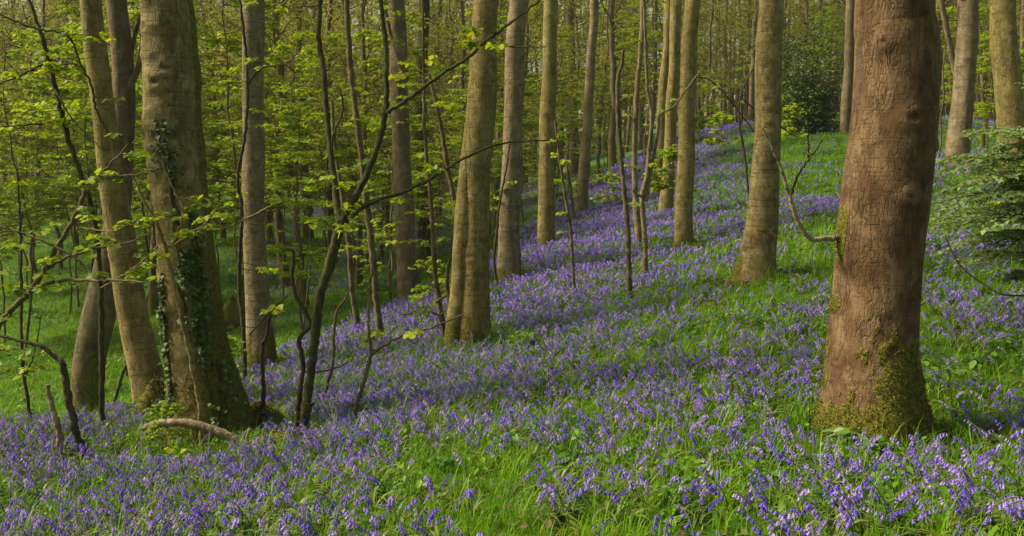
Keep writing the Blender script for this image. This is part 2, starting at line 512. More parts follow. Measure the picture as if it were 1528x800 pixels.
# ------------------------------------------------------------------ densities
def bloom(x, y):
    """how thickly the bluebells stand, 0 to 1"""
    s = crest_s(x, y)
    d = np.hypot(x, y)
    patch = fbm(x * .55 + 3, y * .40 + 8, 3)
    fine = fbm(x * 1.9 + 31, y * 1.9 + 2, 2)
    b = np.clip(.19 + 3.4 * (patch - .5) + 2.0 * (fine - .5), .04, .9)
    fine2 = fbm(x * 3.1 + 5, y * 2.6 + 77, 2)
    b = np.maximum(b, np.clip((fine2 - .55) * 6, 0, .7) * (d < 9))
    mid = np.exp(-((s - 1.6) / 3.8) ** 2)                                      # the belt along the crest is a solid carpet
    b = np.maximum(b, np.clip(mid * 1.3 * (d > 7.0) * (.35 + 1.2 * fine), 0, 1))
    b = np.maximum(b, np.clip((d - 10) / 8, 0, 1) * np.clip(.20 + 1.8 * (fine - .5) + 2.6 * (patch - .5), .03, 1))
    left = np.clip((-x - .32 * y + 1.2), 0, 1) * np.clip((11 - y) / 3, 0, 1)
    b = np.maximum(b, left * (.6 + .5 * fine))
    rt = np.clip((x - .40 * y) * 1.5, 0, 1) * np.clip((y - 5) / 3, 0, 1)          # scattered flowers past the thick red-brown trunk
    b = np.maximum(b, rt * np.clip(.30 + 2.2 * (fine - .5), .08, .8))
    up = np.clip((y - 22) / 8, 0, 1) * np.clip((x - .20 * y) / 3, 0, 1)       # the green bank at the top of the slope
    b = b * (1 - .85 * up)
    v = np.clip((y - 18) / 14, 0, 1) * np.clip(.30 + 2.4 * (patch - .5), 0, .42) * np.clip((x + .36 * y) / (.12 * y + 1), 0.05, 1) * np.clip((-s - 3) / 6, 0, 1)
    w = np.clip((s + 1.0) / 1.2, 0, 1)
    return b * w + v * (1 - w)


# ------------------------------------------------------------------ ground sheet
def build_ground():
    t = np.linspace(-1, 1, 420); xs = np.sinh(t * 4.6) / math.sinh(4.6) * 260
    t = np.linspace(0, 1, 460); ys = -12 + (np.sinh(t * 4.4) / math.sinh(4.4)) * 480
    X, Y = np.meshgrid(xs, ys)
    Z = height(X, Y)
    v = np.stack([X, Y, Z], -1).reshape(-1, 3)
    nx, ny = len(xs), len(ys)
    i = np.arange(ny - 1)[:, None] * nx + np.arange(nx - 1)[None, :]
    f = np.stack([i, i + 1, i + nx + 1, i + nx], -1).reshape(-1, 4)
    b = Buf(); b.add(v, f, 0, bloom=(bloom(X, Y) * np.clip((Y - 13) / 12, 0, 1)).ravel())
    return b.obj('ground', M_GROUND, kind='structure')


build_ground()


# ------------------------------------------------------------------ trunks
def px_path(pts, Y, dy=0.0):
    """pts rows (u, v, width px) -> rows x,y,z,r; base is the last row"""
    o = []
    n = len(pts)
    for k, (u, v, w) in enumerate(pts):
        yy = Y + dy * (1 - k / max(n - 1, 1))
        p = P(u, v, yy); o.append([p[0], p[1], p[2], .5 * w / F_PX * yy])
    return np.array(o)


class Trunk:
    """a trunk swept along its centre line with flare, wrinkles, knots and moss; keeps its surface so that ivy can grow on it"""

    def __init__(s, path, near, flare=.05, lobes=5, moss=1.0, moss_side=None, knots=6, seed=0, ztop=13.0, mossh=.45, eyes=()):
        rg = np.random.default_rng(seed)
        p = path[::-1].copy()                        # base first
        b = p[0]; s.base = b[:3].copy()
        d = p[1] - p[0]; d = d / max(d[2], .2)
        below = b - d * .45; below[3] = b[3]
        p = np.vstack([below, p])
        # carry the trunk on above the frame
        d = p[-1] - p[-2]; d = d / max(d[2], .1); d[3] = -p[-1][3] / 22
        top = p[-1].copy()
        while top[2] < ztop:
            step = min(2.2, ztop - top[2] + .01)
            top = top + d * step; top[0] += rg.normal(0, .05); top[1] += rg.normal(0, .05); top[3] = max(top[3], .02)
            p = np.vstack([p, top])
        L = np.linalg.norm(np.diff(p[:, :3], axis=0), axis=1).sum()
        dz, seg = {2: (.022, 84), 1: (.036, 44), 0: (.3, 12)}[near]
        vis = path[0][2] + 1.0
        n = int(min(L / dz, 760)) + 4
        q = spline(p, n)
        zz = q[:, 2]; amp = .012 * np.clip((zz - b[2]) / 1.5, 0, 1)
        q[:, 0] += amp * (np.sin(zz * 1.9 + seed) + .7 * np.sin(zz * 3.7 + seed * 2)); q[:, 3] *= 1 + .03 * np.sin(zz * 2.6 + seed) * (amp > 0)
        h = q[:, 2] - b[2]
        th = np.linspace(0, 2 * math.pi, seg, endpoint=False)
        Hh, T = np.meshgrid(h, th, indexing='ij')
        ph = rg.random(8) * 6.28
        fl = np.exp(-np.clip(Hh, -.1, 9) / (.28 + b[3] * .8))
        mod = 1 + flare * fl * (1 + .45 * np.cos(lobes * T + ph[0]) + .25 * np.cos((lobes - 2) * T + ph[1]))
        mod += .020 * np.cos(2 * T + ph[2] + Hh * .5) + .014 * np.cos(3 * T + ph[3] - Hh * .9)
        nz = fbm(T * 2.2 + 40 + seed, Hh * 2.5 + 60, 3) - .5
        nz *= np.minimum(1, np.minimum(T, 6.2832 - T) / .4)
        mod += .042 * nz * (.8 if near == 2 else 1)
        rr = fbm(T * .5 + 9, Hh * 16 + 5, 2) - .5; rr *= np.minimum(1, np.minimum(T, 6.2832 - T) / .4)
        mod += .007 * rr * (near > 0)
        K = np.zeros_like(Hh)
        spots = []
        for (eu, ev, es) in eyes:                     # scars that the photograph shows
            yy = b[1]; pz = P(eu, ev, yy); cx = np.interp(pz[2], q[:, 2], q[:, 0]); rr_ = np.interp(pz[2], q[:, 2], q[:, 3])
            spots.append((pz[2] - b[2], 2 * math.pi - math.acos(max(-.95, min(.95, (pz[0] - cx) / rr_))), es))
        for k in range(knots + len(spots)):
            kh, kt = rg.uniform(.5, max(vis - b[2], 1.2)), rg.uniform(math.pi * .95, math.pi * 2.05)   # on the side that faces the path
            sz = rg.uniform(.3, .75)
            if k < len(spots): kh, kt, sz = spots[k]
            dd = ((Hh - kh) / (b[3] * sz * .45)) ** 2 + ((np.angle(np.exp(1j * (T - kt)))) / (sz * .9)) ** 2
            mod += .095 * np.exp(-dd) - .11 * np.exp(-dd * 6) + .035 * np.exp(-((Hh - kh + b[3] * sz * .42) / (b[3] * .10)) ** 2 - (np.angle(np.exp(1j * (T - kt))) / (sz * 1.1)) ** 2)
            K = np.maximum(K, np.exp(-dd * 4)); K = np.maximum(K, .55 * np.exp(-((Hh - kh - b[3] * sz * .55) / (b[3] * .05)) ** 2) * np.exp(-dd))
        pn = fbm(T * 2.6 * max(1, b[3] / .2) + seed, Hh * 9 + 11, 3) - .5; pn *= np.minimum(1, np.minimum(T, 6.2832 - T) / .4)
        M = np.clip(1 - (Hh / mossh) ** 1.0 + .25 * np.cos(3 * T + ph[4]) + 1.5 * pn, 0, 1) * moss
        if moss_side is not None:
            M = np.maximum(M, moss_side(T, Hh) if callable(moss_side) else 0)
        mod = mod + .05 * np.clip(M, 0, 1) * (near > 0)
        s.q, s.mod, s.M, s.h, s.th, s.seg, s.near = q, mod, M, h, th, seg, near
        s.buf = Buf()
        s.V = tube(s.buf, q[:, :3], q[:, 3], seg, mod, moss=M, knot=K)
        s.t, s.a, s.b_ = frames(q[:, :3])
        s.top = q[-1]

    def surf(s, ti, hh):
        """point and outward normal at angle ti, height hh"""
        i = np.clip(np.searchsorted(s.h, hh), 1, len(s.h) - 1)
        j = np.round(np.mod(ti, 2 * math.pi) / (2 * math.pi) * s.seg).astype(int) % s.seg
        p = s.V[i, j]
        n = s.a[i] * np.cos(ti)[:, None] + s.b_[i] * np.sin(ti)[:, None]
        return p, n

    def centre(s, z):
        i = int(np.argmin(abs(s.q[:, 2] - z))); return s.q[i]


# sides as angles on a vertical trunk: frames() gives a = cross(+Y, up) = +X, b = cross(up, a) = +Y
# so theta 0 = away to the right, 90 = far side, 180 = left, 270 = facing the camera
def moss_fuzz(tr, parent, n, rg, hmax=1.4, size=.010):
    ti = rg.random(n * 3) * 2 * math.pi; hh = rg.random(n * 3) ** 1.6 * hmax
    i = np.clip(np.searchsorted(tr.h, hh), 1, len(tr.h) - 1)
    j = np.round(ti / (2 * math.pi) * tr.seg).astype(int) % tr.seg
    keep = (tr.M[i, j] + rg.normal(0, .12, n * 3)) > .48
    ti, hh = ti[keep][:n], hh[keep][:n]
    if len(ti) < 10: return
    p, nr = tr.surf(ti, hh)
    yaw = np.arctan2(-nr[:, 0], nr[:, 1]) + rg.normal(0, .6, len(ti))
    b = Buf(); p = p + rg.normal(0, .006, p.shape)
    leaves(b, p - nr * .004, yaw, rg.normal(.2, .7, len(ti)), rg.normal(0, .8, len(ti)), size * (.6 + rg.random(len(ti))), LEAF2, rg=rg)
    b.obj('moss', M_MOSS, parent, off=tr.base, kind='stuff')


def ivy_on(tr, parent, bands, rg, size=.036):
    """bands: (theta centre, spread, h0, h1, n leaves)"""
    b = Buf(); st = Buf()
    for tc, sp, h0, h1, n in bands:
        for k in range(3):
            hs = np.linspace(h0 - .1, h1, 26); tt = tc + sp * .6 * np.sin(hs * rg.uniform(1.5, 3) + rg.random() * 6) + rg.normal(0, .03, 26)
            p, nr = tr.surf(tt, hs); tube(st, p + nr * .006, .006, 5)
        ti = rg.normal(tc, sp, n); hh = rg.uniform(h0, h1, n)
        g = fbm(ti * 3 + 5, hh * 3.5 + 7, 2) > .44
        ti, hh = ti[g], hh[g]; m = len(ti)
        p, nr = tr.surf(ti, hh)
        yaw = np.arctan2(-nr[:, 0], nr[:, 1]) + rg.normal(0, .5, m)
        leaves(b, p + nr * rg.uniform(.004, .04, m)[:, None], yaw, rg.normal(-.85, .35, m), rg.normal(0, .5, m),
               size * (.5 + .9 * rg.random(m)), LEAF5, rg=rg)
    o = b.obj('ivy', M_IVY, parent, off=tr.base, kind='stuff')
    st.obj('ivy_stem', M_DARK, parent, off=tr.base)
    return o


def branch_arr(rows, Y, dy=0, n=None, wob=.0):
    p = px_path(rows, Y, dy)
    n = n or max(8, len(rows) * 7)
    q = spline(p, n)
    if wob:
        q[1:-1, :3] += rng.normal(0, wob, (n - 2, 3))
    return q


def twiggy(wood, leafb, q, rg, n=8, L=.5, size=.075, tpl=LEAF5, dens=1.0, k=5, start=.2, up=.15, r=.004, tipleaf=True, lie=.3):
    """side twigs with leaf whorls along a branch q"""
    N = len(q)
    pts = []
    for t in range(n):
        i = int(rg.uniform(start, 1) * (N - 1)); b = q[i, :3]
        d = q[min(i + 1, N - 1), :3] - q[max(i - 1, 0), :3]; d /= max(np.linalg.norm(d), 1e-6)
        s = rg.choice([-1, 1]); a = rg.uniform(.5, 1.3) * s
        dh = np.array([d[0] * math.cos(a) - d[1] * math.sin(a), d[0] * math.sin(a) + d[1] * math.cos(a), 0])
        if np.linalg.norm(dh) < .3:
            an = rg.random() * 6.28; dh = np.array([math.cos(an), math.sin(an), 0])
        dh /= np.linalg.norm(dh); dh[2] = up + rg.normal(0, .15)
        l = L * rg.uniform(.35, 1.1)
        m = 7; tt = np.linspace(0, 1, m)[:, None]
        c = b + dh * tt * l + np.array([0, 0, -.10 * l]) * tt ** 2 + np.cumsum(rg.normal(0, .012 * l / .5, (m, 3)), axis=0) * (tt > 0)
        c[0] = b
        tb = Buf(); tube(tb, c, np.linspace(r * 1.3, r * .45, m), 4, moss=0.0); wood.append(tb)
        if rg.random() < dens:
            pts.append(c[-1]); 
            if rg.random() < .7: pts.append(c[m // 2 + 1])
            if l > L * .6: pts.append(c[m - 2] + rg.normal(0, .03, 3))
    if len(pts):
        clusters(leafb, np.array(pts), size, tpl, rg, k, lie=lie)


TRUNKS = []


def make_tree(name, label, cat, rows, mat, near=1, base=None, Y=None, group=None, branches=(), ivy=None, fuzz=0, dy=0.0, leafy=0, leaf_n=0,
              size=.075, seed=0, crown=None, leafmat_=None, tpl=LEAF5, **kw):
    u, v, w = rows[-1]
    g = G(*(base or (u, v)))
    YY = Y or g[1]
    path = px_path(rows, YY, dy)
    if Y: path[-1][2] = min(path[-1][2], H1(path[-1][0], YY))
    else: path[-1][2] = g[2]
    tr = Trunk(path, near, seed=seed, **kw)
    TRUNKS.append(tr)
    root = thing(name, label, cat, tr.base, group)
    tr.buf.obj('trunk', mat, root, off=tr.base)
    rg = np.random.default_rng(seed + 1000)
    wood = []; lf = Buf()
    for br in branches:
        q = branch_arr(br, YY, rg.uniform(-.5, .5))
        bb = Buf(); tube(bb, q[:, :3], q[:, 3], 8, moss=np.zeros((len(q), 8))); bb.obj('branch', mat, root, off=tr.base)
        if leafy:
            twiggy(wood, lf, q, rg, leafy, .45, size, tpl)
    if leaf_n:
        q = tr.q[(tr.h > .9)]
        twiggy(wood, lf, q, rg, leaf_n, .55, size, tpl, up=.25)
    if fuzz: moss_fuzz(tr, root, fuzz, rg)
    if ivy: ivy_on(tr, root, ivy, rg)
    for tb in wood: tb.obj('twig', mat, root, off=tr.base)
    if lf.n: lf.obj('foliage', leafmat_ or M_LEAF, root, off=tr.base)
    if crown and False:
        add_crown(root, tr, mat, crown)
    return tr, root


CROWN_MESH = {}


def crown_meshes(kind):
    if kind in CROWN_MESH: return CROWN_MESH[kind]
    rg = np.random.default_rng(900 + kind)
    wood = Buf(); lf = Buf(); pts = []
    for k in range(9):
        an = rg.random() * 6.28; el = rg.uniform(.4, 1.1); L = rg.uniform(2.5, 4.5)
        d = np.array([math.cos(an) * math.cos(el), math.sin(an) * math.cos(el), math.sin(el)])
        t = np.linspace(0, 1, 9)[:, None]
        c = d * L * t + np.array([0, 0, rg.uniform(-1.5, .3)]) * t + np.cumsum(rg.normal(0, .08, (9, 3)), 0) * (t > 0)
        tube(wood, c, np.linspace(.07, .015, 9), 6, moss=0.0)
        for j in range(9):
            b = c[rg.integers(3, 9)]; e = b + rg.normal(0, .7, 3)
            tube(wood, np.array([b, (b + e) / 2 + rg.normal(0, .08, 3), e]), [.015, .01, .004], 4, moss=0.0, cap=False)
            for m in range(5): pts.append(b + (e - b) * rg.uniform(.3, 1.1) + rg.normal(0, .18, 3))
    clusters(lf, np.array(pts), .12, LEAF2, rg, 4)
    CROWN_MESH[kind] = (wood.mesh('crown_limbs', M_FAR), lf.mesh('crown', M_LEAFB))
    return CROWN_MESH[kind]


def add_crown(root, tr, mat, kind):
    w, l = crown_meshes(kind % 3)
    for nm, me in (('branch', w), ('crown', l)):
        o = bpy.data.objects.new(nm, me); COL.objects.link(o); o.parent = root
        o.location = [float(c) for c in (tr.top[:3] - tr.base - np.array([0, 0, .6]))]
        o.rotation_euler = (0, 0, kind * 1.7)


BEECH = 'large beeches standing in the bluebells'
# --- the big red-brown trunk
def big_side(T, Hh):
    d = np.exp(-((Hh - 1.42) / .20) ** 2 - (np.angle(np.exp(1j * (T - math.pi * 1.03))) / .30) ** 2)
    d2 = np.exp(-((Hh - .95) / .07) ** 2 - (np.angle(np.exp(1j * (T - math.pi * 1.0))) / .35) ** 2)
    return np.clip(1.1 * d + 1.1 * d2, 0, 1)


tr_big, root_big = make_tree('beech_tree', 'thick red-brown trunk with mossy foot, closest to the camera', 'tree',
    [(1334, -20, 112), (1333, 60, 116), (1330, 180, 119), (1322, 300, 125), (1312, 400, 127), (1303, 500, 131), (1302, 560, 138), (1302, 615, 152), (1302, 655, 164)],
    M_RED, 2, fuzz=16000, seed=3, knots=0, flare=.06, lobes=5, moss=1.25, mossh=.78, moss_side=big_side, eyes=[(1340, 14, .38), (1335, 178, .36), (1300, 66, .28), (1330, 290, .26)], crown=1, ztop=12)
# --- ivy-clad beech
def ivy_side(T, Hh):
    return np.clip(1.1 - Hh / 1.9, 0, 1) * np.exp(-(np.angle(np.exp(1j * (T - 5.6))) / .8) ** 2) * 1.1 + .75 * np.exp(-(np.angle(np.exp(1j * (T - 6.2))) / .35) ** 2)


tr_ivy, root_ivy = make_tree('beech_tree', 'stout beech with ivy climbing it and a moss-covered flared foot', 'tree',
    [(244, -20, 74), (252, 80, 76), (262, 200, 80), (270, 300, 82), (281, 400, 83), (289, 500, 87), (299, 560, 98), (308, 610, 118), (312, 655, 138)],
    M_IVYB, 2, fuzz=16000, seed=8, knots=16, flare=.08, lobes=4, moss=.85, mossh=.7, moss_side=ivy_side, crown=2,
    eyes=[(240, 14, 1.0), (246, 95, .8), (245, 148, .9), (228, 200, .7), (262, 105, .4), (222, 75, .35), (236, 160, .3), (250, 205, .6), (246, 402, .5), (262, 440, .5), (305, 500, .8)], ivy=[(5.30, .17, .4, 2.3, 1250), (4.85, .14, 1.2, 2.7, 420), (4.70, .26, 2.35, 3.15, 170), (4.05, .10, .3, 1.7, 300), (5.5, .22, .1, .8, 260)])
make_tree('beech_tree', 'smooth grey-tan beech leaning towards the ivy-clad tree', 'tree',
    [(134, -20, 29), (143, 60, 31), (156, 180, 34), (170, 300, 38), (186, 400, 42), (204, 490, 46), (222, 570, 50), (230, 612, 54)],
    M_TAN, 1, seed=12, knots=5, flare=.05, moss=.35, fuzz=1500, mossh=.3, crown=3)
make_tree('beech_tree', 'dark double-barked trunk curving behind the leaning beech', 'tree',
    [(172, -20, 29), (180, 80, 30), (186, 180, 30), (180, 290, 32), (166, 380, 38), (146, 470, 46), (134, 550, 46), (126, 628, 46)],
    M_STEM, 1, Y=12.4, seed=14, knots=5, flare=.05, moss=.8, mossh=1.6, branches=[[(186, 140, 12), (205, 105, 10), (212, 70, 8), (214, 20, 6), (230, -20, 4)], [(188, 125, 8), (200, 60, 6), (215, 5, 5)]], crown=1)
make_tree('beech_tree', 'slim straight beech with a mossy heel just beyond the ivy-clad trunk', 'tree',
    [(378, -20, 32), (378, 60, 32), (377, 180, 32), (379, 300, 33), (382, 400, 35), (387, 480, 38), (391, 550, 44)],
    M_PALE, 1, seed=16, knots=7, flare=.06, moss=.7, fuzz=1800, mossh=.5, crown=2, leaf_n=10,
    moss_side=lambda T, Hh: .8 * np.clip(1.2 - Hh / .9, 0, 1) * np.exp(-(np.angle(np.exp(1j * (T - 5.9))) / .7) ** 2))
# --- central double beech
tr_mid, root_mid = make_tree('beech_tree', 'tall sunlit beech with a twin-lobed mossy base in the middle of the slope', 'tree',
    [(726, -20, 36), (722, 60, 38), (717, 150, 42), (712, 250, 42), (709, 350, 42), (707, 430, 43), (706, 518, 50)],
    M_TAN, 1, seed=21, knots=4, eyes=[(707, 70, .5), (700, 140, .6), (722, 120, .6), (703, 220, .6), (712, 290, .5), (700, 380, .8), (730, 340, .4)], flare=.06, moss=.9, fuzz=3000, mossh=.55, crown=3,
    moss_side=lambda T, Hh: .45 * np.exp(-(np.angle(np.exp(1j * (T - 6.1))) / .4) ** 2))
_q = px_path([(712, 120, 18), (700, 230, 24), (692, 330, 28), (686, 430, 28), (680, 475, 28), (677, 520, 32)], tr_mid.base[1] - .04)
_b = Buf(); _s = spline(_q[::-1], 60); tube(_b, _s[:, :3], _s[:, 3], 20, moss=np.repeat(np.clip(1 - (_s[:, 2] - _s[0, 2]) / .7, 0, 1)[:, None], 20, 1))
_o = _b.obj('second_stem', M_TAN, root_mid, off=tr_mid.base)
make_tree('beech_tree', 'upright beech with dark moss down one edge behind the twin-based beech', 'tree',
    [(774, -20, 26), (770, 60, 27), (766, 170, 29), (762, 280, 32), (760, 350, 33), (759, 420, 38)],
    M_PALE, 1, seed=23, knots=7, flare=.06, moss=.8, fuzz=1500, mossh=.5, crown=1,
    moss_side=lambda T, Hh: .7 * np.clip(1.2 - Hh / 1.4, 0, 1) * np.exp(-(np.angle(np.exp(1j * (T - 6.0))) / .5) ** 2))
make_tree('beech_tree', 'mid-sized beech with a thin stem leaning on its foot', 'tree',
    [(823, -20, 20), (820, 80, 21), (817, 200, 23), (815, 290, 24), (815, 370, 26)], M_TAN, 1, seed=25, flare=.06, moss=.6, crown=2,
    branches=[[(822, 250, 4), (828, 200, 4), (812, 260, 5), (806, 320, 5), (808, 372, 6)]])
make_tree('beech_tree', 'pale spotted slender trunk at the edge of the bluebell belt', 'tree',
    [(888, -20, 12), (884, 60, 13), (879, 140, 14), (874, 220, 15), (867, 318, 19)], M_PALE, 1, seed=27, flare=.06, moss=.3, crown=3)
make_tree('beech_tree', 'smooth slim beech with mossy toes halfway up the slope', 'tree',
    [(1033, -20, 21), (1029, 80, 22), (1025, 180, 23), (1022, 270, 25), (1020, 367, 28)], M_TAN, 1, seed=29, flare=.05, moss=.8, fuzz=1200, mossh=.35, crown=1)
make_tree('beech_tree', 'knobbly grey beech with a flared foot next to the red-brown trunk', 'tree',
    [(1150, -20, 34), (1149, 60, 36), (1147, 150, 37), (1144, 230, 40), (1138, 310, 44), (1132, 370, 47), (1127, 415, 56)],
    M_IVYB, 1, seed=31, knots=10, eyes=[(1140, 20, .8), (1138, 100, .8), (1160, 105, .7), (1140, 150, .9), (1146, 188, .9), (1149, 240, .8), (1152, 285, .5), (1152, 300, .5), (1150, 320, .5), (1135, 345, .7), (1150, 345, .5)], flare=.16, lobes=3, moss=.35, fuzz=1600, mossh=.4, crown=2,
    moss_side=lambda T, Hh: .95 * np.clip(1.25 - Hh / .5, 0, 1) * np.exp(-(np.angle(np.exp(1j * (T - 3.2))) / .45) ** 2))
make_tree('beech_tree', 'forked-looking trunk beyond the grey-green sapling', 'tree',
    [(1446, -20, 28), (1444, 50, 29), (1439, 120, 30), (1432, 190, 31), (1428, 247, 32)], M_PALE, 1, seed=33, flare=.05, moss=.4, leaf_n=10, crown=1,
    branches=[[(1438, 160, 12), (1424, 100, 9), (1412, 40, 8), (1400, -20, 8)]])
make_tree('beech_tree', 'leaning beech near the edge of the wood above the grey-green sapling', 'tree',
    [(1493, -20, 34), (1498, 50, 35), (1505, 130, 37), (1510, 200, 38), (1513, 272, 40)], M_TAN, 1, seed=35, flare=.05, moss=.3, leaf_n=6, crown=2)
make_tree('beech_tree', 'grey mottled trunk standing in the valley behind the forked sapling', 'tree',
    [(590, -20, 26), (593, 60, 26), (597, 150, 26), (600, 260, 27), (606, 360, 29), (612, 448, 34)], M_FAR, 1, seed=37, flare=.1, moss=.5, crown=3, leaf_n=14,
    branches=[[(600, 110, 8), (585, 60, 7), (575, 20, 5), (572, -20, 4)]])
make_tree('beech_tree', 'yellow-green lichened trunk behind the grey mottled one', 'tree',
    [(634, -20, 16), (631, 60, 17), (628, 160, 19), (630, 280, 20), (640, 400, 26)], M_OLIVE, 1, seed=39, flare=.1, moss=.5, leaf_n=10, crown=1)
make_tree('beech_tree', 'slim trunk on the slope, first of the close-set row of poles', 'tree',
    [(999, -20, 14), (996, 60, 14), (990, 140, 15), (985, 220, 16), (981, 292, 18)], M_TAN, 1, seed=41, flare=.05, moss=.3, crown=2)
make_tree('beech_tree', 'slim trunk with leaf tufts at its foot in the close-set row', 'tree',
    [(1010, -20, 16), (1007, 60, 16), (1003, 150, 17), (998, 240, 18), (993, 320, 21)], M_TAN, 1, seed=43, flare=.05, moss=.4, crown=3, leaf_n=8)
make_tree('beech_tree', 'faint grey trunk with a crooked side limb deep in the wood', 'tree',
    [(850, -20, 12), (852, 80, 13), (856, 180, 13), (857, 262, 16)], M_FAR, 0, seed=45, branches=[[(855, 165, 5), (843, 135, 4), (836, 115, 4)]], crown=1)
make_tree('beech_tree', 'reddish far trunk beside the evergreen bush', 'tree',
    [(1270, -20, 14), (1268, 60, 14), (1265, 120, 14), (1262, 168, 15)], M_FAR, 0, Y=38, seed=47, crown=2)

# ------------------------------------------------------------------ thin stems, forked sapling and dead sticks
def stem_thing(name, label, cat, rows, mat, seed, branches=(), near=1, leaf=0, twL=.35, size=.07, Y=None, dy=0.0, parts='branch', group=None,
               lm=None, stemname='stem', wob=.004, dens=1.0, moss=0.0, foot=True, tpl=LEAF5):
    u, v, w = rows[-1]
    g = G(u, v); YY = Y or g[1]
    q = px_path(rows, YY, dy)
    if foot:
        q[-1][2] = H1(q[-1][0], q[-1][1]) if Y is None else q[-1][2]
        e = q[-1].copy(); e[2] -= .18; q = np.vstack([q, e])
    n = max(16, int(len(rows) * 9))
    rg = np.random.default_rng(seed)
    q[:, 3] *= .84
    s = spline(q[::-1], n)
    s[2:-1, :3] += rg.normal(0, wob, (n - 3, 3))
    s[:, 3] *= 1 + rg.normal(0, .06, n)
    base = s[0, :3].copy()
    root = thing(name, label, cat, base, group)
    b = Buf(); seg = 10
    T = np.linspace(0, 6.28, seg, endpoint=False)
    mod = 1 + .06 * rg.normal(0, 1, (n, seg))
    tube(b, s[:, :3], s[:, 3], seg, mod, moss=np.full((n, seg), moss) * np.clip(1.3 - np.linspace(0, 1.2, n), 0, 1)[:, None])
    b.obj(stemname, mat, root, off=base)
    wood = []; lf = Buf()
    if leaf: twiggy(wood, lf, s, rg, leaf, twL, size, tpl, dens=dens, start=.3)
    for br in branches:
        lo = br[0] if isinstance(br[0], int) else None
        rws = br[1:] if lo is not None else br
        c = branch_arr(rws, YY, rg.uniform(-.35, .35), wob=wob)
        c[:, 3] *= .84
        bb = Buf(); tube(bb, c[:, :3], c[:, 3], 8, moss=np.zeros((len(c), 8))); bb.obj('branch', mat, root, off=base)
        k = lo if lo is not None else leaf // 2
        if k: twiggy(wood, lf, c, rg, k, twL, size, tpl, dens=dens)
    for tb in wood: tb.obj('twig', mat, root, off=base)
    if lf.n: lf.obj('foliage', lm or M_LEAF, root, off=base)
    return root


stem_thing('sapling', 'dark forked sapling whose limbs reach across the middle beeches', 'sapling',
    [(505, 345, 17), (492, 395, 18), (478, 440, 18), (470, 500, 18), (462, 570, 17), (452, 655, 17)], M_OLIVE, 61,
    [[6, (478, -20, 9), (476, 60, 9), (482, 100, 10), (488, 180, 10), (497, 255, 11), (503, 310, 13), (508, 332, 15)],
     [4, (566, -20, 7), (570, 20, 8), (576, 80, 9), (575, 170, 10), (562, 220, 11), (540, 275, 12), (518, 315, 14), (508, 335, 15)],
     [3, (820, -12, 2.5), (765, 32, 4), (720, 65, 6), (700, 85, 6), (660, 110, 6), (620, 140, 7), (590, 160, 7), (577, 168, 8)],
     [3, (820, 210, 2), (770, 212, 3), (735, 218, 4), (690, 238, 5), (640, 268, 6), (600, 288, 6), (560, 300, 7), (530, 318, 8), (510, 335, 9)],
     [2, (815, 70, 2), (760, 70, 3), (720, 66, 4)],
     [0, (486, 255, 3), (498, 200, 4), (512, 165, 4), (508, 130, 3)],
     [0, (452, 640, 8), (460, 615, 6), (467, 602, 4)]], dy=0.0, moss=.35)
stem_thing('dead_sapling', 'crooked bare dark stem beside the foot of the forked sapling', 'dead stem',
    [(429, 370, 4), (438, 378, 6), (436, 410, 7), (441, 440, 7), (463, 482, 8), (447, 505, 9), (452, 545, 9), (446, 600, 9), (442, 655, 11)], M_DARK, 62, [[0, (520, 540, 2), (490, 553, 3), (452, 556, 4)]])
stem_thing('dead_sapling', 'thin bare stick with a pale top standing free in the bluebells', 'dead stem',
    [(526, 425, 3), (514, 448, 4), (501, 472, 5), (497, 535, 6), (491, 565, 6), (482, 600, 5)], M_STEM, 63, [[2, (480, 600, 3), (495, 590, 2)]])
stem_thing('dead_sapling', 'bent stem whose long side arm reaches towards the twin-based beech', 'dead stem',
    [(556, 395, 3), (551, 440, 4), (550, 490, 5), (553, 527, 7), (541, 575, 8), (531, 610, 8), (527, 640, 8)], M_STEM, 64,
    [[3, (690, 470, 3), (665, 481, 4), (630, 493, 5), (590, 506, 5), (556, 527, 7)]], size=.08)
stem_thing('sapling', 'pale pole-like sapling with leafy twigs behind the forked one', 'sapling',
    [(516, -20, 9), (520, 60, 10), (526, 130, 10), (538, 220, 11), (547, 300, 12), (556, 380, 12), (562, 450, 12), (570, 512, 14)], M_STEM, 65, leaf=16, twL=.7)
stem_thing('sapling', 'second paler pole rising just behind the forked sapling', 'sapling',
    [(495, 150, 6), (500, 220, 7), (512, 300, 8), (521, 370, 9), (526, 440, 10), (536, 495, 11)], M_STEM, 66, leaf=12, twL=.7)
stem_thing('sapling', 'leafy sapling whose tiers hang before the twin-based beech', 'sapling',
    [(630, -20, 4), (632, 90, 5), (634, 200, 6), (643, 300, 7), (648, 390, 8), (655, 450, 9), (664, 508, 10)], M_STEM, 67, leaf=26, twL=.8, size=.09,
    branches=[[5, (700, 430, 3), (670, 440, 4), (650, 450, 5)], [5, (600, 470, 3), (630, 465, 4), (656, 470, 5)]])
stem_thing('sapling', 'thin bowed stem disappearing behind the twin-based beech', 'sapling',
    [(640, 110, 5), (648, 140, 7), (660, 200, 8), (668, 250, 8), (678, 300, 9), (684, 360, 9), (690, 480, 9)], M_STEM, 68, leaf=10, twL=.6)
stem_thing('stump', 'mossy broken stub leaning on the twin-based beech', 'stump',
    [(670, 386, 5), (667, 420, 7), (671, 460, 8), (676, 490, 14), (672, 520, 22)], M_DARK, 69, moss=.9)
stem_thing('sapling', 'bare wand hugging the upright beech behind the twin-based one', 'sapling',
    [(762, 200, 2), (756, 250, 3), (746, 300, 4), (741, 350, 5), (737, 390, 5), (743, 428, 6)], M_DARK, 70, leaf=4)
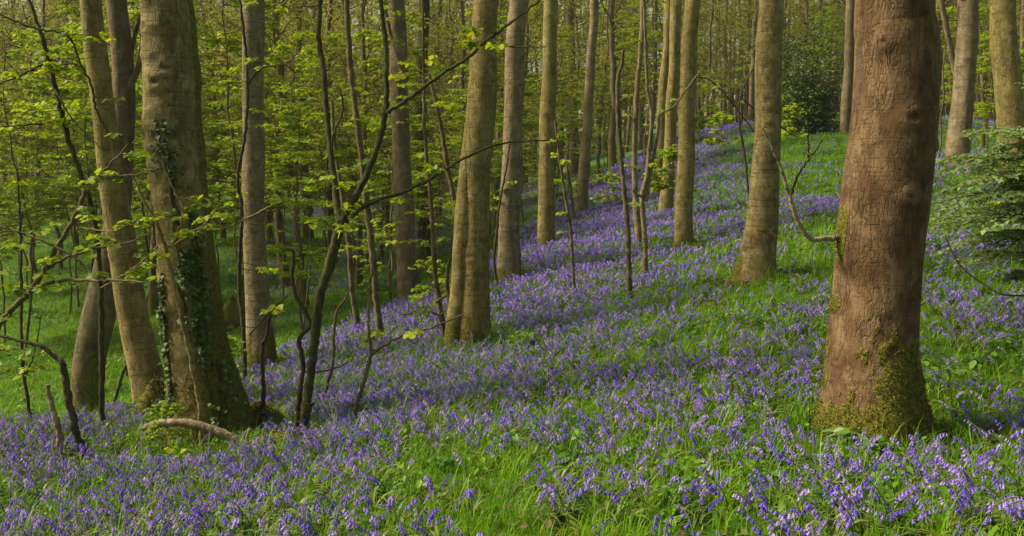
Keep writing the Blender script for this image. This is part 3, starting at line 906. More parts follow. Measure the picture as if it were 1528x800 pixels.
stem_thing('dead_sapling', 'dark slim snapped stem with crooked tip alone in the bluebells', 'dead stem',
    [(930, 75, 4), (928, 95, 6), (922, 118, 7), (922, 170, 8), (926, 230, 8), (932, 290, 9), (937, 350, 10), (938, 400, 10), (940, 450, 11)], M_STEM, 71, leaf=4, twL=.3)
stem_thing('sapling', 'thin pale curving stem in front of the mid-sized beech', 'sapling',
    [(828, 180, 3), (834, 230, 4), (843, 290, 5), (852, 345, 6), (854, 390, 6), (858, 440, 6)], M_STEM, 72, leaf=7, twL=.35,
    branches=[[3, (845, 230, 3), (848, 260, 5), (858, 325, 5)]])
stem_thing('sapling', 'pale pole with dark flecks at the open end of the row', 'sapling',
    [(960, -20, 9), (958, 50, 9), (951, 130, 9), (947, 220, 10), (948, 290, 11), (955, 368, 13)], M_PALE, 73, leaf=6, twL=.5)
stem_thing('sapling', 'slim grey stem forking at waist height into two bowed limbs', 'sapling',
    [(958, 290, 9), (960, 330, 9), (963, 380, 9), (962, 418, 10)], M_PALE, 74,
    [[3, (960, -20, 4), (963, 60, 5), (966, 130, 6), (972, 170, 6), (969, 220, 7), (966, 260, 8), (958, 292, 9)],
     [3, (1050, 100, 2), (1030, 125, 3), (1005, 160, 4), (985, 172, 5), (982, 200, 5), (972, 250, 6), (964, 300, 7)],
     [0, (944, 283, 3), (950, 290, 4), (959, 293, 6)]])
stem_thing('sapling', 'knotty wand rising beside the slim beech past the ivy-clad trunk', 'sapling',
    [(354, -20, 4), (363, 40, 5), (369, 110, 5), (367, 190, 6), (355, 265, 6), (361, 312, 7), (358, 370, 7), (357, 430, 7), (363, 490, 8), (366, 575, 8)], M_DARK, 75, leaf=10, twL=.4,
    branches=[[4, (412, 98, 2), (395, 100, 3), (380, 112, 4), (371, 126, 4)]])
stem_thing('sapling', 'olive stem crossing in front of the ivy-clad trunk', 'sapling',
    [(196, 258, 4), (215, 300, 5), (230, 325, 6), (243, 358, 7), (259, 420, 8), (272, 480, 8), (288, 550, 9), (298, 610, 9), (301, 672, 9)], M_TAN, 76,
    [[6, (420, 300, 2), (380, 320, 3), (330, 342, 3), (300, 345, 3), (270, 360, 4), (246, 370, 5)],
     [6, (150, 430, 2), (200, 400, 3), (235, 368, 4)],
     [5, (330, 300, 2), (310, 330, 3), (290, 345, 3)],
     [7, (240, 240, 2), (262, 290, 3), (272, 310, 3), (268, 340, 3), (255, 370, 4)],
     [6, (120, 340, 2), (170, 345, 3), (200, 330, 3), (232, 325, 4)]], size=.06, twL=.25)
stem_thing('sapling', 'dark upright wand between the leaning beech and the ivy-clad trunk', 'sapling',
    [(228, 320, 4), (234, 380, 6), (238, 430, 8), (245, 490, 8), (250, 550, 9), (255, 612, 9)], M_DARK, 77, [[5, (212, 300, 3), (222, 380, 4), (234, 430, 5)]])
stem_thing('dead_sapling', 'short knobbly dead stem at the foot of the slim beech', 'dead stem',
    [(404, 468, 4), (398, 500, 6), (391, 527, 8), (393, 580, 8), (392, 642, 9)], M_DARK, 78, [[3, (430, 440, 2), (400, 470, 2), (372, 500, 3)]])
stem_thing('sapling', 'brown sapling arching in from the edge with long level twigs', 'sapling',
    [(192, 215, 3), (166, 244, 4), (130, 280, 6), (118, 310, 8), (85, 370, 9), (50, 428, 10), (20, 460, 11), (-8, 500, 12), (-30, 620, 13)], M_STEM, 79,
    [[5, (222, 424, 2), (200, 420, 4), (140, 419, 5), (90, 418, 6), (52, 430, 7)],
     [6, (222, 348, 2), (190, 362, 3), (140, 372, 4), (95, 386, 5), (70, 402, 5)],
     [4, (136, 420, 3), (120, 392, 4), (90, 372, 5), (45, 352, 4), (0, 338, 4)],
     [6, (240, 250, 1.5), (190, 262, 2), (150, 262, 3), (128, 285, 3)]], size=.055, twL=.25, Y=6.6, leaf=8)
stem_thing('sapling', 'long thin sapling slanting up across the corner with drooping twigs', 'sapling',
    [(36, -20, 5), (58, 40, 7), (72, 90, 8), (88, 150, 8), (100, 200, 9), (115, 245, 9), (130, 290, 9), (143, 345, 9), (150, 430, 9), (152, 600, 10)], M_OLIVE, 80,
    [[7, (0, 22, 3), (30, 35, 4), (55, 43, 4), (102, 54, 4), (120, 95, 4), (135, 125, 4), (146, 170, 4), (165, 205, 3), (172, 225, 2)],
     [6, (0, 125, 3), (30, 112, 4), (55, 100, 4), (76, 90, 5)], [6, (120, 98, 3), (100, 92, 3), (75, 90, 4)],
     [6, (150, 222, 2), (110, 180, 3), (85, 140, 4), (70, 115, 4)], [6, (0, 190, 2), (50, 185, 3), (95, 178, 4)]], size=.06, twL=.35, Y=8.5, foot=True)
stem_thing('dead_sapling', 'blackish dead stem bent over like an arch at the bank edge', 'dead stem',
    [(-20, 498, 5), (30, 508, 6), (60, 517, 7), (84, 533, 9), (94, 545, 12), (101, 590, 13), (113, 640, 13), (128, 692, 12)], M_DARK, 81)
stem_thing('stump', 'short weathered grey stub in the bluebells by the arched dead stem', 'stump',
    [(71, 574, 6), (76, 600, 9), (84, 628, 11), (90, 655, 11), (86, 692, 12)], M_DEAD, 82)
stem_thing('sapling', 'thin leafless wand at the far edge of the bank', 'sapling',
    [(25, 250, 3), (30, 330, 4), (32, 430, 5), (33, 530, 6), (40, 590, 6), (49, 645, 7)], M_DARK, 83, [[4, (62, 470, 2), (50, 530, 3), (38, 560, 4)]], leaf=8, twL=.4)
stem_thing('sapling', 'short leaning stick behind the leaning beech', 'dead stem',
    [(222, 440, 3), (200, 520, 5), (182, 560, 6), (168, 615, 7)], M_DARK, 84)
stem_thing('sapling', 'slender dark stem at the knobbly beech with bare side shoots', 'sapling',
    [(1130, 90, 2), (1106, 140, 3), (1103, 180, 4), (1112, 240, 5), (1118, 300, 4)], M_DARK, 85, [[4, (1190, 205, 2), (1150, 180, 3), (1110, 150, 3)], [3, (1140, 215, 2), (1060, 120, 3), (1010, 130, 2)]], Y=20, foot=False)

# dead pale limb of the big trunk
_bY = tr_big.base[1]
for rows in ([(1138, 190, 3), (1150, 215, 4), (1165, 250, 6), (1180, 300, 8), (1193, 335, 8), (1208, 355, 9), (1228, 357, 11), (1252, 353, 14), (1275, 350, 20)],
             [(1228, 208, 3), (1205, 240, 4), (1190, 262, 5), (1180, 290, 6)], [(1205, 190, 2), (1206, 215, 3), (1207, 240, 4)],
             [(1212, 236, 2), (1203, 226, 3), (1200, 222, 2)]):
    q = branch_arr(rows, _bY, -.25, wob=.003); q[:, 3] *= .78
    b = Buf(); tube(b, q[:, :3], q[:, 3], 8, moss=np.zeros((len(q), 8)))
    b.obj('branch', M_DEAD if rows[0][0] == 1138 else M_DARK, root_big, off=tr_big.base)

# fallen limb at the ivy-clad beech's foot
gp = [G(u, v + 12) for u, v in ((212, 652), (240, 645), (300, 650), (350, 668), (392, 690))]
yl = tr_ivy.base[1] - .62
rows = [(213, 652, 8), (222, 649, 13), (245, 644, 14), (275, 643, 13), (305, 649, 14), (335, 660, 14), (365, 675, 14), (392, 690, 10)]
q = px_path([(u, v + 4, w * 1.1) for u, v, w in rows], yl - .25)
LIMB = q.copy(); q[:, 2] += .10; q[:, 3] *= .85
s = spline(q, 50)
b = Buf(); md = 1 + .11 * rng.normal(0, 1, (50, 12)); tube(b, s[:, :3], s[:, 3], 12, md, moss=np.zeros((50, 12)))
o = b.obj('fallen_branch', M_DEAD, off=s[25, :3])
o['label'] = 'pale barkless fallen limb lying across the ivy-clad beech foot'; o['category'] = 'fallen branch'
rows = [(373, 640, 5), (369, 652, 5), (371, 665, 5), (380, 680, 4), (387, 700, 4)]
q = px_path(rows, yl - .25); s = spline(q, 24); b = Buf(); tube(b, s[:, :3], s[:, 3] , 7, moss=np.zeros((24, 7)))
o = b.obj('fallen_branch', M_DEAD, off=s[12, :3]); o['label'] = 'small bleached crooked twig propped by the fallen limb'; o['category'] = 'twig'


def blob(name, label, cat, u, v, size, seed, mat, fuzzn=1500, sunk=.3, flat=1.0, Y=None):
    rg = np.random.default_rng(seed)
    g = G(u, v) if Y is None else np.array([*P(u, v, Y)[:2], H1(*P(u, v, Y)[:2])])
    th = np.linspace(0, 2 * math.pi, 28, endpoint=False); ph = np.linspace(-.3, math.pi / 2, 14)
    PH, TH = np.meshgrid(ph, th, indexing='ij')
    r = 1 + .35 * (fbm(TH * 1.2 + seed, PH * 2 + 4) - .5) * np.minimum(1, np.minimum(TH, 6.28 - TH) / .5) + .1 * np.cos(3 * TH)
    v_ = np.stack([r * np.cos(PH) * np.cos(TH) * size[0], r * np.cos(PH) * np.sin(TH) * size[1], r * np.sin(PH) * size[2]], -1)
    i = np.arange(13)[:, None] * 28; j = np.arange(28)[None]; k = (j + 1) % 28
    f = np.stack([i + j, i + k, i + 28 + k, i + 28 + j], -1).reshape(-1, 4)
    b = Buf(); b.add(v_.reshape(-1, 3), f, 0, moss=np.clip(.35 + .7 * np.sin(PH) + .2 * np.cos(2 * TH), 0, 1).ravel())
    o = b.obj(name, mat); o.location = g; o['label'] = label; o['category'] = cat
    n = fuzzn; ii = rg.integers(1, 13, n); jj = rg.integers(0, 28, n); p = v_[ii, jj] + rg.normal(0, .02, (n, 3))
    fz = Buf(); leaves(fz, p, rg.random(n) * 6.28, rg.normal(.4, .6, n), rg.normal(0, .8, n), .022 * (.6 + rg.random(n)), LEAF2, rg=rg)
    fz.obj('moss', M_MOSS, o, kind='stuff')
    return o


blob('root_burr', 'mossy rounded burr at the heel of the leaning beech', 'burr', 237, 618, (.20, .20, .36), 4, M_DARK)
blob('stump', 'low rotten mossy stump beside the ivy-clad beech foot', 'stump', 388, 640, (.24, .2, .24), 5, M_DARK)
blob('stump', 'dark leaf-littered mound under the forked sapling', 'stump', 452, 668, (.45, .25, .12), 6, M_DARK)
blob('stump', 'dark rotted stump in the green valley behind the ivy-clad beech', 'stump', 350, 490, (.45, .4, .8), 7, M_DARK)
blob('stump', 'small orange-topped broken stump in the valley grass', 'stump', 447, 440, (.22, .2, .9), 9, M_DEAD)

# ------------------------------------------------------------------ understory saplings (shared meshes)
def sapling_proto(seed, H, spread, nb, size=.085, leafmat_=None, lo=.15, k=5, bare=.0, name='young_tree', tpl=LEAF2, rise=.25, r0=.035):
    rg = np.random.default_rng(seed)
    root = thing(name, '', 'young tree', (0, 0, 0))
    n = 14; t = np.linspace(0, 1, n)[:, None]
    c = np.array([0, 0, H]) * t + np.cumsum(rg.normal(0, .05 * H / 6, (n, 3)) * [1, 1, 0], 0); c[0] = [0, 0, -.3]
    rad = np.linspace(r0, .008, n)
    b = Buf(); tube(b, c, rad, 7, moss=0.0); b.obj('stem', M_STEM if seed % 2 else M_FAR, root)
    wood = Buf(); pts = []
    for i in range(nb):
        f = rg.uniform(lo, 1); bs = np.array([np.interp(f, t[:, 0], c[:, a]) for a in range(3)])
        an = rg.random() * 6.28; L = spread * (1.15 - .75 * f) * rg.uniform(.5, 1.1)
        d = np.array([math.cos(an), math.sin(an), rg.uniform(0, rise * 2)])
        m = 8; tt = np.linspace(0, 1, m)[:, None]
        bc = bs + d * L * tt - np.array([0, 0, .22 * L]) * tt ** 2 + np.cumsum(rg.normal(0, .02 * L, (m, 3)), 0) * (tt > 0)
        tube(wood, bc, np.linspace(.012, .003, m), 4, moss=0.0, cap=False)
        if rg.random() < bare: continue
        for j in range(int(4 + L * 5)):
            f2 = rg.uniform(.25, 1); p0 = np.array([np.interp(f2, tt[:, 0], bc[:, a]) for a in range(3)])
            sd = np.array([-d[1], d[0], 0]) * rg.choice([-1, 1]) * rg.uniform(.1, .45) * L * (1.1 - f2 * .6) + d * [1, 1, 0] * rg.uniform(0, .2)
            p1 = p0 + sd + [0, 0, rg.normal(0, .04)]
            tube(wood, np.array([p0, (p0 + p1) / 2 + [0, 0, .02], p1]), [.004, .003, .002], 3, moss=0.0, cap=False)
            pts.append(p1); pts.append(p0 + (p1 - p0) * .6 + rg.normal(0, .02, 3))
    wood.obj('twigs', M_FAR, root, kind='stuff')
    lf = Buf(); clusters(lf, np.array(pts), size, tpl, rg, k); lf.obj('foliage', leafmat_ or M_LEAFB, root)
    return root


protos = [sapling_proto(200 + i, H, sp, nb, size, lo=(.36, .34, .42, .3, .45, .42)[i], k=6) for i, (H, sp, nb, size) in enumerate(
    [(7.5, 2.0, 46, .09), (6, 1.8, 38, .088), (9, 2.3, 58, .095), (5, 1.5, 30, .085), (10, 2.4, 60, .10), (8, 2.2, 38, .095)])]
used = set()


REG = []
MARKS = [(40, 'the thin wand at the bank edge'), (110, 'the arched dead stem'), (175, 'the leaning beech'), (262, 'the ivy-clad beech'), (380, 'the mossy-heeled beech'),
         (500, 'the forked sapling'), (603, 'the grey mottled trunk'), (705, 'the twin-based beech'), (762, 'the moss-edged beech'), (817, 'the mid-sized beech'),
         (872, 'the spotted slender trunk'), (935, 'the snapped dark stem'), (990, 'the row of poles'), (1024, 'the mossy-toed beech'), (1140, 'the knobbly beech'),
         (1205, 'the evergreen bush'), (1320, 'the red-brown trunk'), (1435, 'the forked-looking trunk'), (1508, 'the leaning edge beech')]
ORD = ['', 'second ', 'third ', 'fourth ', 'fifth ', 'sixth ', 'seventh ', 'eighth ', 'ninth ', 'tenth ', 'eleventh ', 'twelfth ']


def name_all():
    bk = {}
    for o, u, Y, desc in REG:
        mk = min(MARKS, key=lambda m: abs(m[0] - u))[1]
        bk.setdefault((desc, mk), []).append((Y, o))
    for (desc, mk), l in bk.items():
        l.sort(key=lambda q: q[0])
        for k, (Y, o) in enumerate(l):
            o['label'] = (desc + ' beyond ' + mk) if len(l) == 1 else ('closest ' if k == 0 else ORD[min(k, 11)] + 'closest ') + desc + ' beyond ' + mk


def put_young(u, Y, label, group, sc=1.0, only=None):
    x = ray(u, 300)[0] * Y
    z = H1(x, Y)
    k = int(rng.integers(0, len(protos))) if only is None else only
    s = sc * rng.uniform(.85, 1.15); rz = rng.random() * 6.28
    if k in used:
        o = copy_thing(protos[k], (x, Y, z), rz, (s, s, s), label, group); REG.append((o, u, Y, label)); return o
    used.add(k); o = protos[k]; REG.append((o, u, Y, label)); o.location = (x, Y, z); o.rotation_euler = (0, 0, rz); o.scale = (s, s, s); o['label'] = label; o['group'] = group
    return o


for Y0, Y1, n, ulo, uhi, lab, grp in (
        (17, 24, 10, -60, 660, 'bright-leaved young tree in the valley', 'leafy young trees in the valley'),
        (24, 36, 32, -80, 860, 'slender young tree in fresh leaf', 'slender young trees among the valley trunks'),
        (36, 60, 46, -80, 980, 'small far leafy tree', 'small leafy trees far down the valley')):
    k = 0
    while k < n:
        u = ulo + (uhi - ulo) * (k + rng.random()) / n; Y = rng.uniform(Y0, Y1)
        x = ray(u, 300)[0] * Y
        k += 1
        if crest_s(np.array([x]), np.array([Y]))[0] > -1.0 and u < 900: continue
        put_young(u, Y, lab, grp)
for u, Y in ((1395, 24), (1420, 32), (1470, 27), (1540, 22), (1385, 40), (1350, 44), (1480, 44), (1240, 46), (1215, 52), (1060, 58), (1110, 60), (1150, 62), (1030, 48), (900, 45), (930, 50), (880, 58)):
    put_young(u, Y, 'small leafy tree up the slope', 'small leafy trees along the top of the slope', .75)

# low shoots on the slope
shoot = sapling_proto(300, 1.5, .75, 16, .07, lo=.25, name='seedling', r0=.008, tpl=LEAF5)
shoot['category'] = 'seedling'
for i, (u, v, s) in enumerate(((1075, 250, 1.3), (1040, 240, 1.2), (1180, 165, 1), (1185, 235, 1.2), (1165, 200, 1.1), (640, 480, .7), (905, 330, .9), (1010, 330, 1.2), (985, 300, 1),
                               (830, 330, 1), (560, 470, .9), (340, 600, .5), (250, 690, .35), (1500, 380, .9), (700, 450, .6))):
    g = G(u, v)
    if i == 0:
        o = shoot; o.location = g; o.scale = (s,) * 3
    else:
        o = copy_thing(shoot, g, rng.random() * 6.28, (s,) * 3)
    REG.append((o, u, g[1], 'knee-high yellow-green seedling')); o['group'] = 'seedlings on the bluebell slope'

# dark evergreen bush at the top of the slope
rgb = np.random.default_rng(77)
gb = np.array([*P(1205, 190, 40)[:2], 0]); gb[2] = H1(gb[0], gb[1])
root = thing('holly_bush', 'dark evergreen bush standing on the green bank at the top of the slope', 'bush', gb)
wood = Buf(); lf = Buf(); pts = []
for k in range(70):
    an = rgb.random() * 6.28; el = rgb.uniform(.05, 1.45); L = rgb.uniform(.9, 3.4) * (.75 + .35 * math.sin(an * 2 + el * 3))
    d = np.array([math.cos(an) * math.cos(el) * .62, math.sin(an) * math.cos(el) * .62, math.sin(el) * 1.35])
    c = np.array([[0, 0, -.1], d * L * .5 + rgb.normal(0, .12, 3), d * L])
    tube(wood, spline(c, 6), np.linspace(.03, .006, 6), 5, moss=0.0)
    m = 55; pts.append(d * L + rgb.normal(0, .45, (m, 3))); pts.append(d * L * .6 + rgb.normal(0, .35, (25, 3)))
wood.obj('stems', M_DARK, root, kind='stuff')
clusters(lf, np.concatenate(pts), .13, LEAF2, rgb, 3); lf.obj('foliage', M_LEAFD, root)

# grey-green tiered sapling at the edge
rgs = np.random.default_rng(78)
Ys = 8.6
bx = P(1590, 500, Ys)
gz = H1(bx[0], Ys)
root = thing('tiered_sapling', 'broad sapling with layered grey-green sprays hanging in from the edge', 'sapling', (bx[0], Ys, gz))
off = np.array([bx[0], Ys, gz])
stm = spline(np.array([[bx[0], Ys, gz - .3, .05], [bx[0] + .05, Ys, gz + 1.5, .04], [bx[0] - .05, Ys, gz + 3.2, .02]]), 20)
b = Buf(); tube(b, stm[:, :3], stm[:, 3], 10, moss=0.0); b.obj('stem', M_DARK, root, off=off)
wood = Buf(); lf = Buf()
tiers = [(1680, 230, .3), (1720, 290, -.5), (1660, 330, .9), (1740, 380, .2), (1640, 180, -.4), (1600, 150, .5), (1560, 140, -.3), (1392, 300, -.9), (1388, 335, -.4), (1395, 245, .1), (1450, 205, -.6), (1470, 235, .4), (1405, 262, -.3), (1400, 290, .5), (1440, 275, -.8), (1395, 318, .1), (1410, 345, -.7), (1430, 320, .7), (1450, 365, -.2), (1405, 372, .6),
         (1465, 300, .2), (1480, 250, -.4), (1440, 400, .2), (1480, 390, -.5), (1500, 330, .5), (1495, 215, .2), (1500, 420, .3), (1460, 340, -1.0), (1500, 280, 0), (1420, 300, 1.0)]
for (u, v, dyy) in tiers:
    tip = P(u, v, Ys + dyy); st = np.array([bx[0], Ys, tip[2] - rgs.uniform(-.25, .15)])
    L = tip - st; m = 16; t = np.linspace(0, 1, m)[:, None]
    c = st + L * t + np.array([0, 0, .12]) * np.sin(t * math.pi) + np.cumsum(rgs.normal(0, .006, (m, 3)), 0)
    tube(wood, c, np.linspace(.011, .003, m), 5, moss=0.0)
    dh = L / np.linalg.norm(L); sd = np.array([-dh[1], dh[0], 0])
    B = []; YW = []
    for j in range(19):
        f = .30 + .70 * j / 18; p0 = np.array([np.interp(f, t[:, 0], c[:, a]) for a in range(3)])
        for sg in (-1, 1):
            l = .42 * (1.15 - f) + .08; d2 = sd * sg * .85 + dh * .55; d2 /= np.linalg.norm(d2)
            p1 = p0 + d2 * l * rgs.uniform(.7, 1.1) - [0, 0, .05 * l]
            tube(wood, np.array([p0, p1]), [.003, .0015], 3, moss=0.0, cap=False)
            nn = max(3, int(l / .032))
            for q_ in range(nn):
                B.append(p0 + (p1 - p0) * (q_ + .5) / nn + rgs.normal(0, .006, 3)); YW.append(math.atan2(-d2[0], d2[1]) + (1 if q_ % 2 else -1) * .75)
    B = np.array(B); n = len(B)
    leaves(lf, B, np.array(YW) + rgs.normal(0, .2, n), rgs.normal(-.30, .28, n), rgs.normal(0, .35, n), .052 * (.5 + .9 * rgs.random(n)), LEAF2,
           rnd=np.clip(rgs.random(n) * .5 + rgs.random() * .5, 0, 1), rg=rgs)
wood.obj('twigs', M_DARK, root, off=off, kind='stuff')
lf.obj('foliage', M_LEAFP, root, off=off)
q = branch_arr([(1560, 440, 6), (1500, 440, 5), (1470, 425, 5), (1432, 395, 4), (1408, 345, 3), (1410, 325, 2)], Ys, -.6); q[:, 3] *= .6
b = Buf(); tube(b, q[:, :3], q[:, 3], 6, moss=0.0); b.obj('branch', M_DARK, root, off=off)

# ------------------------------------------------------------------ background trunks (individual trees, shared meshes)
def far_proto(seed, H, r, low=False):
    rg = np.random.default_rng(seed)
    root = thing('woodland_tree', '', 'tree', (0, 0, 0))
    n = 24; t = np.linspace(0, 1, n)[:, None]
    c = np.array([rg.normal(0, .5), rg.normal(0, .5), H]) * t + np.cumsum(rg.normal(0, .06, (n, 3)) * [1, 1, 0], 0); c[0] = [0, 0, -.5]
    rad = np.linspace(r, r * .3, n); rad[0] *= 1.4; rad[1] *= 1.1
    b = Buf(); tube(b, c, rad, 10, 1 + .05 * rg.normal(0, 1, (n, 10)), moss=np.repeat(np.clip(1 - t * 12, 0, .8), 10, 1)); b.obj('trunk', M_FAR if seed % 3 else M_STEM, root)
    wood = Buf(); pts = []
    for i in range(30 if low else 22):
        f = rg.uniform(.15 if low else .3, 1); bs = np.array([np.interp(f, t[:, 0], c[:, a]) for a in range(3)])
        an = rg.random() * 6.28; el = rg.uniform(-.1, 1.0); L = rg.uniform(1.5, 4.2) * (1.1 - .4 * f)
        d = np.array([math.cos(an) * math.cos(el), math.sin(an) * math.cos(el), math.sin(el)])
        m = 9; tt = np.linspace(0, 1, m)[:, None]
        bc = bs + d * L * tt + np.cumsum(rg.normal(0, .05 * L / 2, (m, 3)), 0) * (tt > 0)
        tube(wood, bc, np.linspace(.05, .01, m) * r / .2, 5, moss=0.0, cap=False)
        for j in range(17):
            p0 = bc[rg.integers(2, m)]; p1 = p0 + rg.normal(0, .55, 3) + d * .35
            tube(wood, np.array([p0, (p0 + p1) / 2 + rg.normal(0, .08, 3), p1]), [.012, .008, .004], 3, moss=0.0, cap=False)
            for q_ in range(3): pts.append(p0 + (p1 - p0) * rg.uniform(.3, 1.1) + rg.normal(0, .16, 3))
    wood.obj('branches', M_FAR, root, kind='stuff')
    lf = Buf(); clusters(lf, np.array(pts), .125, LEAF2, rg, 3); lf.obj('crown', M_FARLEAF, root)
    return root


fprot = [far_proto(500 + i, H, r, low) for i, (H, r, low) in enumerate(((16, .20, False), (18, .15, True), (17, .24, False), (14, .11, True), (19, .18, True), (15, .13, False)))]
fused = set()


def put_far(x, Y, label, group, sc=1.0):
    k = int(rng.integers(0, len(fprot))); s = sc * rng.uniform(.85, 1.2); rz = rng.random() * 6.28; z = H1(x, Y)
    if k in fused:
        o = copy_thing(fprot[k], (x, Y, z), rz, (s, s, s), label, group); REG.append((o, W_PX / 2 + F_PX * x / Y, Y, label)); return o
    fused.add(k); o = fprot[k]; REG.append((o, W_PX / 2 + F_PX * x / Y, Y, label)); o.location = (x, Y, z); o.rotation_euler = (0, 0, rz); o.scale = (s, s, s); o['label'] = label; o['group'] = group
    return o


taken = []
def spread(n, ulo, uhi, Y0, Y1, lab, grp, sc=1.0, gap=1.6):
    for k in range(n):
        for _ in range(12):
            u = ulo + (uhi - ulo) * (k + rng.random()) / n; Y = rng.uniform(Y0, Y1); x = ray(u, 300)[0] * Y
            if all((x - a) ** 2 + (Y - b_) ** 2 > gap * gap for a, b_ in taken): break
        taken.append((x, Y)); put_far(x, Y, lab, grp, sc)


spread(22, -40, 780, 24, 46, 'slim grey-brown valley tree', 'slim trees on the valley floor', .8)
spread(26, -60, 980, 42, 62, 'distant twiggy tree', 'distant trees deep in the valley wood', .85)
spread(30, 980, 1620, 56, 76, 'dark skyline tree', 'dark poles on the skyline above the slope', .8)
spread(95, -120, 1660, 62, 92, 'very far tree', 'trees of the dense wood closing the view', 1.0)
for u, Y in ((1390, 30), (1415, 36), (1462, 34), (1500, 38), (1535, 30)):
    x = ray(u, 300)[0] * Y; put_far(x, Y, 'thin brown tree', 'thin trees behind the grey-green sapling', .7)

name_all()
# the wood beyond that reads as one mass
rgm = np.random.default_rng(91)
fw = Buf(); N = 95000
x = rgm.uniform(-105, 105, N); y = rgm.uniform(86, 125, N)
zz = height(x, y)
h = rgm.uniform(.2, 30, N)
keep = fbm(x * .25 + 50, h * .3 + 50, 3) > .34 + .0012 * h
x, y, zz, h = x[keep], y[keep], zz[keep], h[keep]; n = len(x)

leaves(fw, np.stack([x, y, zz + h], -1), rgm.random(n) * 6.28, rgm.normal(-.2, .5, n), rgm.normal(0, .6, n), .55 * (.6 + rgm.random(n)), LEAF2, rg=rgm)
for k in range(420):
    x0, y0 = rgm.uniform(-105, 105), rgm.uniform(84, 120); z0 = H1(x0, y0)
    c = np.array([[x0, y0, z0 - .5], [x0 + rgm.normal(0, .5), y0, z0 + 10], [x0 + rgm.normal(0, 1), y0, z0 + 22]])
    tube(fw, c, [rgm.uniform(.12, .3), .14, .05], 5, mi=1, cap=False)
    for j in range(5):
        p0 = c[0] + (c[2] - c[0]) * rgm.uniform(.2, .9); p1 = p0 + [rgm.normal(0, 2.5), rgm.normal(0, 1), rgm.uniform(.3, 3)]
        tube(fw, np.array([p0, (p0 + p1) / 2, p1]), [.06, .04, .01], 3, mi=1, cap=False)
fw.obj('distant_woods', [M_FARLEAF, M_FAR], kind='stuff')

# ------------------------------------------------------------------ bluebells, grass and herbs
def bluebell_bufs(seed, lod):
    """near: stem+leaves buffer and bells buffer; far: coarser"""
    rg = np.random.default_rng(seed)
    st = Buf(); bl = Buf()
    Hh = rg.uniform(.17, .27); an = rg.random() * 6.28; lean = rg.uniform(.03, .13)
    d = np.array([math.cos(an), math.sin(an), 0])
    n = 9; t = np.linspace(0, 1, n)[:, None]
    c = d * lean * t ** 2.2 + np.array([0, 0, 1]) * Hh * (t - .16 * t ** 4)
    c[0, 2] -= .03
    tube(st, c if lod == 0 else c[::2], np.linspace(.0035, .0018, len(c if lod == 0 else c[::2])), 5 if lod == 0 else 3, cap=False, rnd=.5)
    nb = int(rg.integers(6, 11))
    for k in range(nb):
        f = .62 + .38 * k / (nb - 1)
        p0 = np.array([np.interp(f, t[:, 0], c[:, a]) for a in range(3)])
        side = (1 if k % 2 else -1) * rg.uniform(.1, .9)
        a2 = an + side; L = .022 * (1.25 - .5 * f)
        dd = np.array([math.cos(a2), math.sin(a2), 0])
        p1 = p0 + dd * rg.uniform(.007, .013) + [0, 0, .002]
        ax = dd * .45 + np.array([0, 0, -1.0]); ax /= np.linalg.norm(ax)
        sc = .80 * (1.15 - .55 * (f - .5))
        if lod == 0:
            ts = np.array([0, .3, .75, 1.0]); rr = np.array([.25, .62, .66, 1.25]) * .0085 * sc
            cc = p1 + ax * ts[:, None] * .021 * sc
            md = np.ones((4, 12)); md[3, ::2] = 1.15; md[3, 1::2] = .62
            tube(bl, cc, rr, 12, md, cap=False, rnd=rg.random())
            tube(st, np.array([p0, p1]), .0012, 3, cap=False, rnd=.4)
        else:
            cc = p1 + ax * np.array([0, 1.0])[:, None] * .024 * sc
            tube(bl, cc, np.array([.004, .0125]) * sc, 4, cap=False, rnd=rg.random())
    nl = 5 if lod == 0 else 3
    for k in range(nl):
        a3 = rg.random() * 6.28; L = rg.uniform(.16, .28); m = 6 if lod == 0 else 4
        t2 = np.linspace(0, 1, m); dd = np.array([math.cos(a3), math.sin(a3)]); w = .0065 * np.sin(np.pi * (t2 * .85 + .13))
        cx = dd[0] * L * .75 * t2 ** 1.3; cyy = dd[1] * L * .75 * t2 ** 1.3; cz = L * (t2 * .95 - .75 * t2 ** 2.4)
        l = np.stack([cx - dd[1] * w, cyy + dd[0] * w, cz], -1); r_ = np.stack([cx + dd[1] * w, cyy - dd[0] * w, cz], -1)
        v = np.concatenate([l, r_]); i = np.arange(m - 1)
        st.add(v, np.stack([i, i + 1, i + m + 1, i + m], -1), 1 if False else 0, rnd=rg.random())
    return st, bl


def grass_buf(seed, nb, hgt, wid, spread_, m=5):
    rg = np.random.default_rng(seed); b = Buf()
    for k in range(nb):
        a = rg.random() * 6.28; L = hgt * rg.uniform(.45, 1.1); t2 = np.linspace(0, 1, m); ang = rg.random() * 6.28
        o = np.array([math.cos(ang), math.sin(ang)]) * spread_ * math.sqrt(rg.random())
        dd = np.array([math.cos(a), math.sin(a)]); w = wid * rg.uniform(.6, 1.2) * np.clip(1.05 - t2 ** 2, .05, 1)
        bend = rg.uniform(.15, .8)
        cx = o[0] + dd[0] * L * bend * t2 ** 2; cyy = o[1] + dd[1] * L * bend * t2 ** 2; cz = L * (t2 - .45 * bend * t2 ** 2.5) - .02
        l = np.stack([cx - dd[1] * w, cyy + dd[0] * w, cz], -1); r_ = np.stack([cx + dd[1] * w, cyy - dd[0] * w, cz], -1)
        i = np.arange(m - 1)
        b.add(np.concatenate([l, r_]), np.stack([i, i + 1, i + m + 1, i + m], -1), rnd=rg.random())
    return b


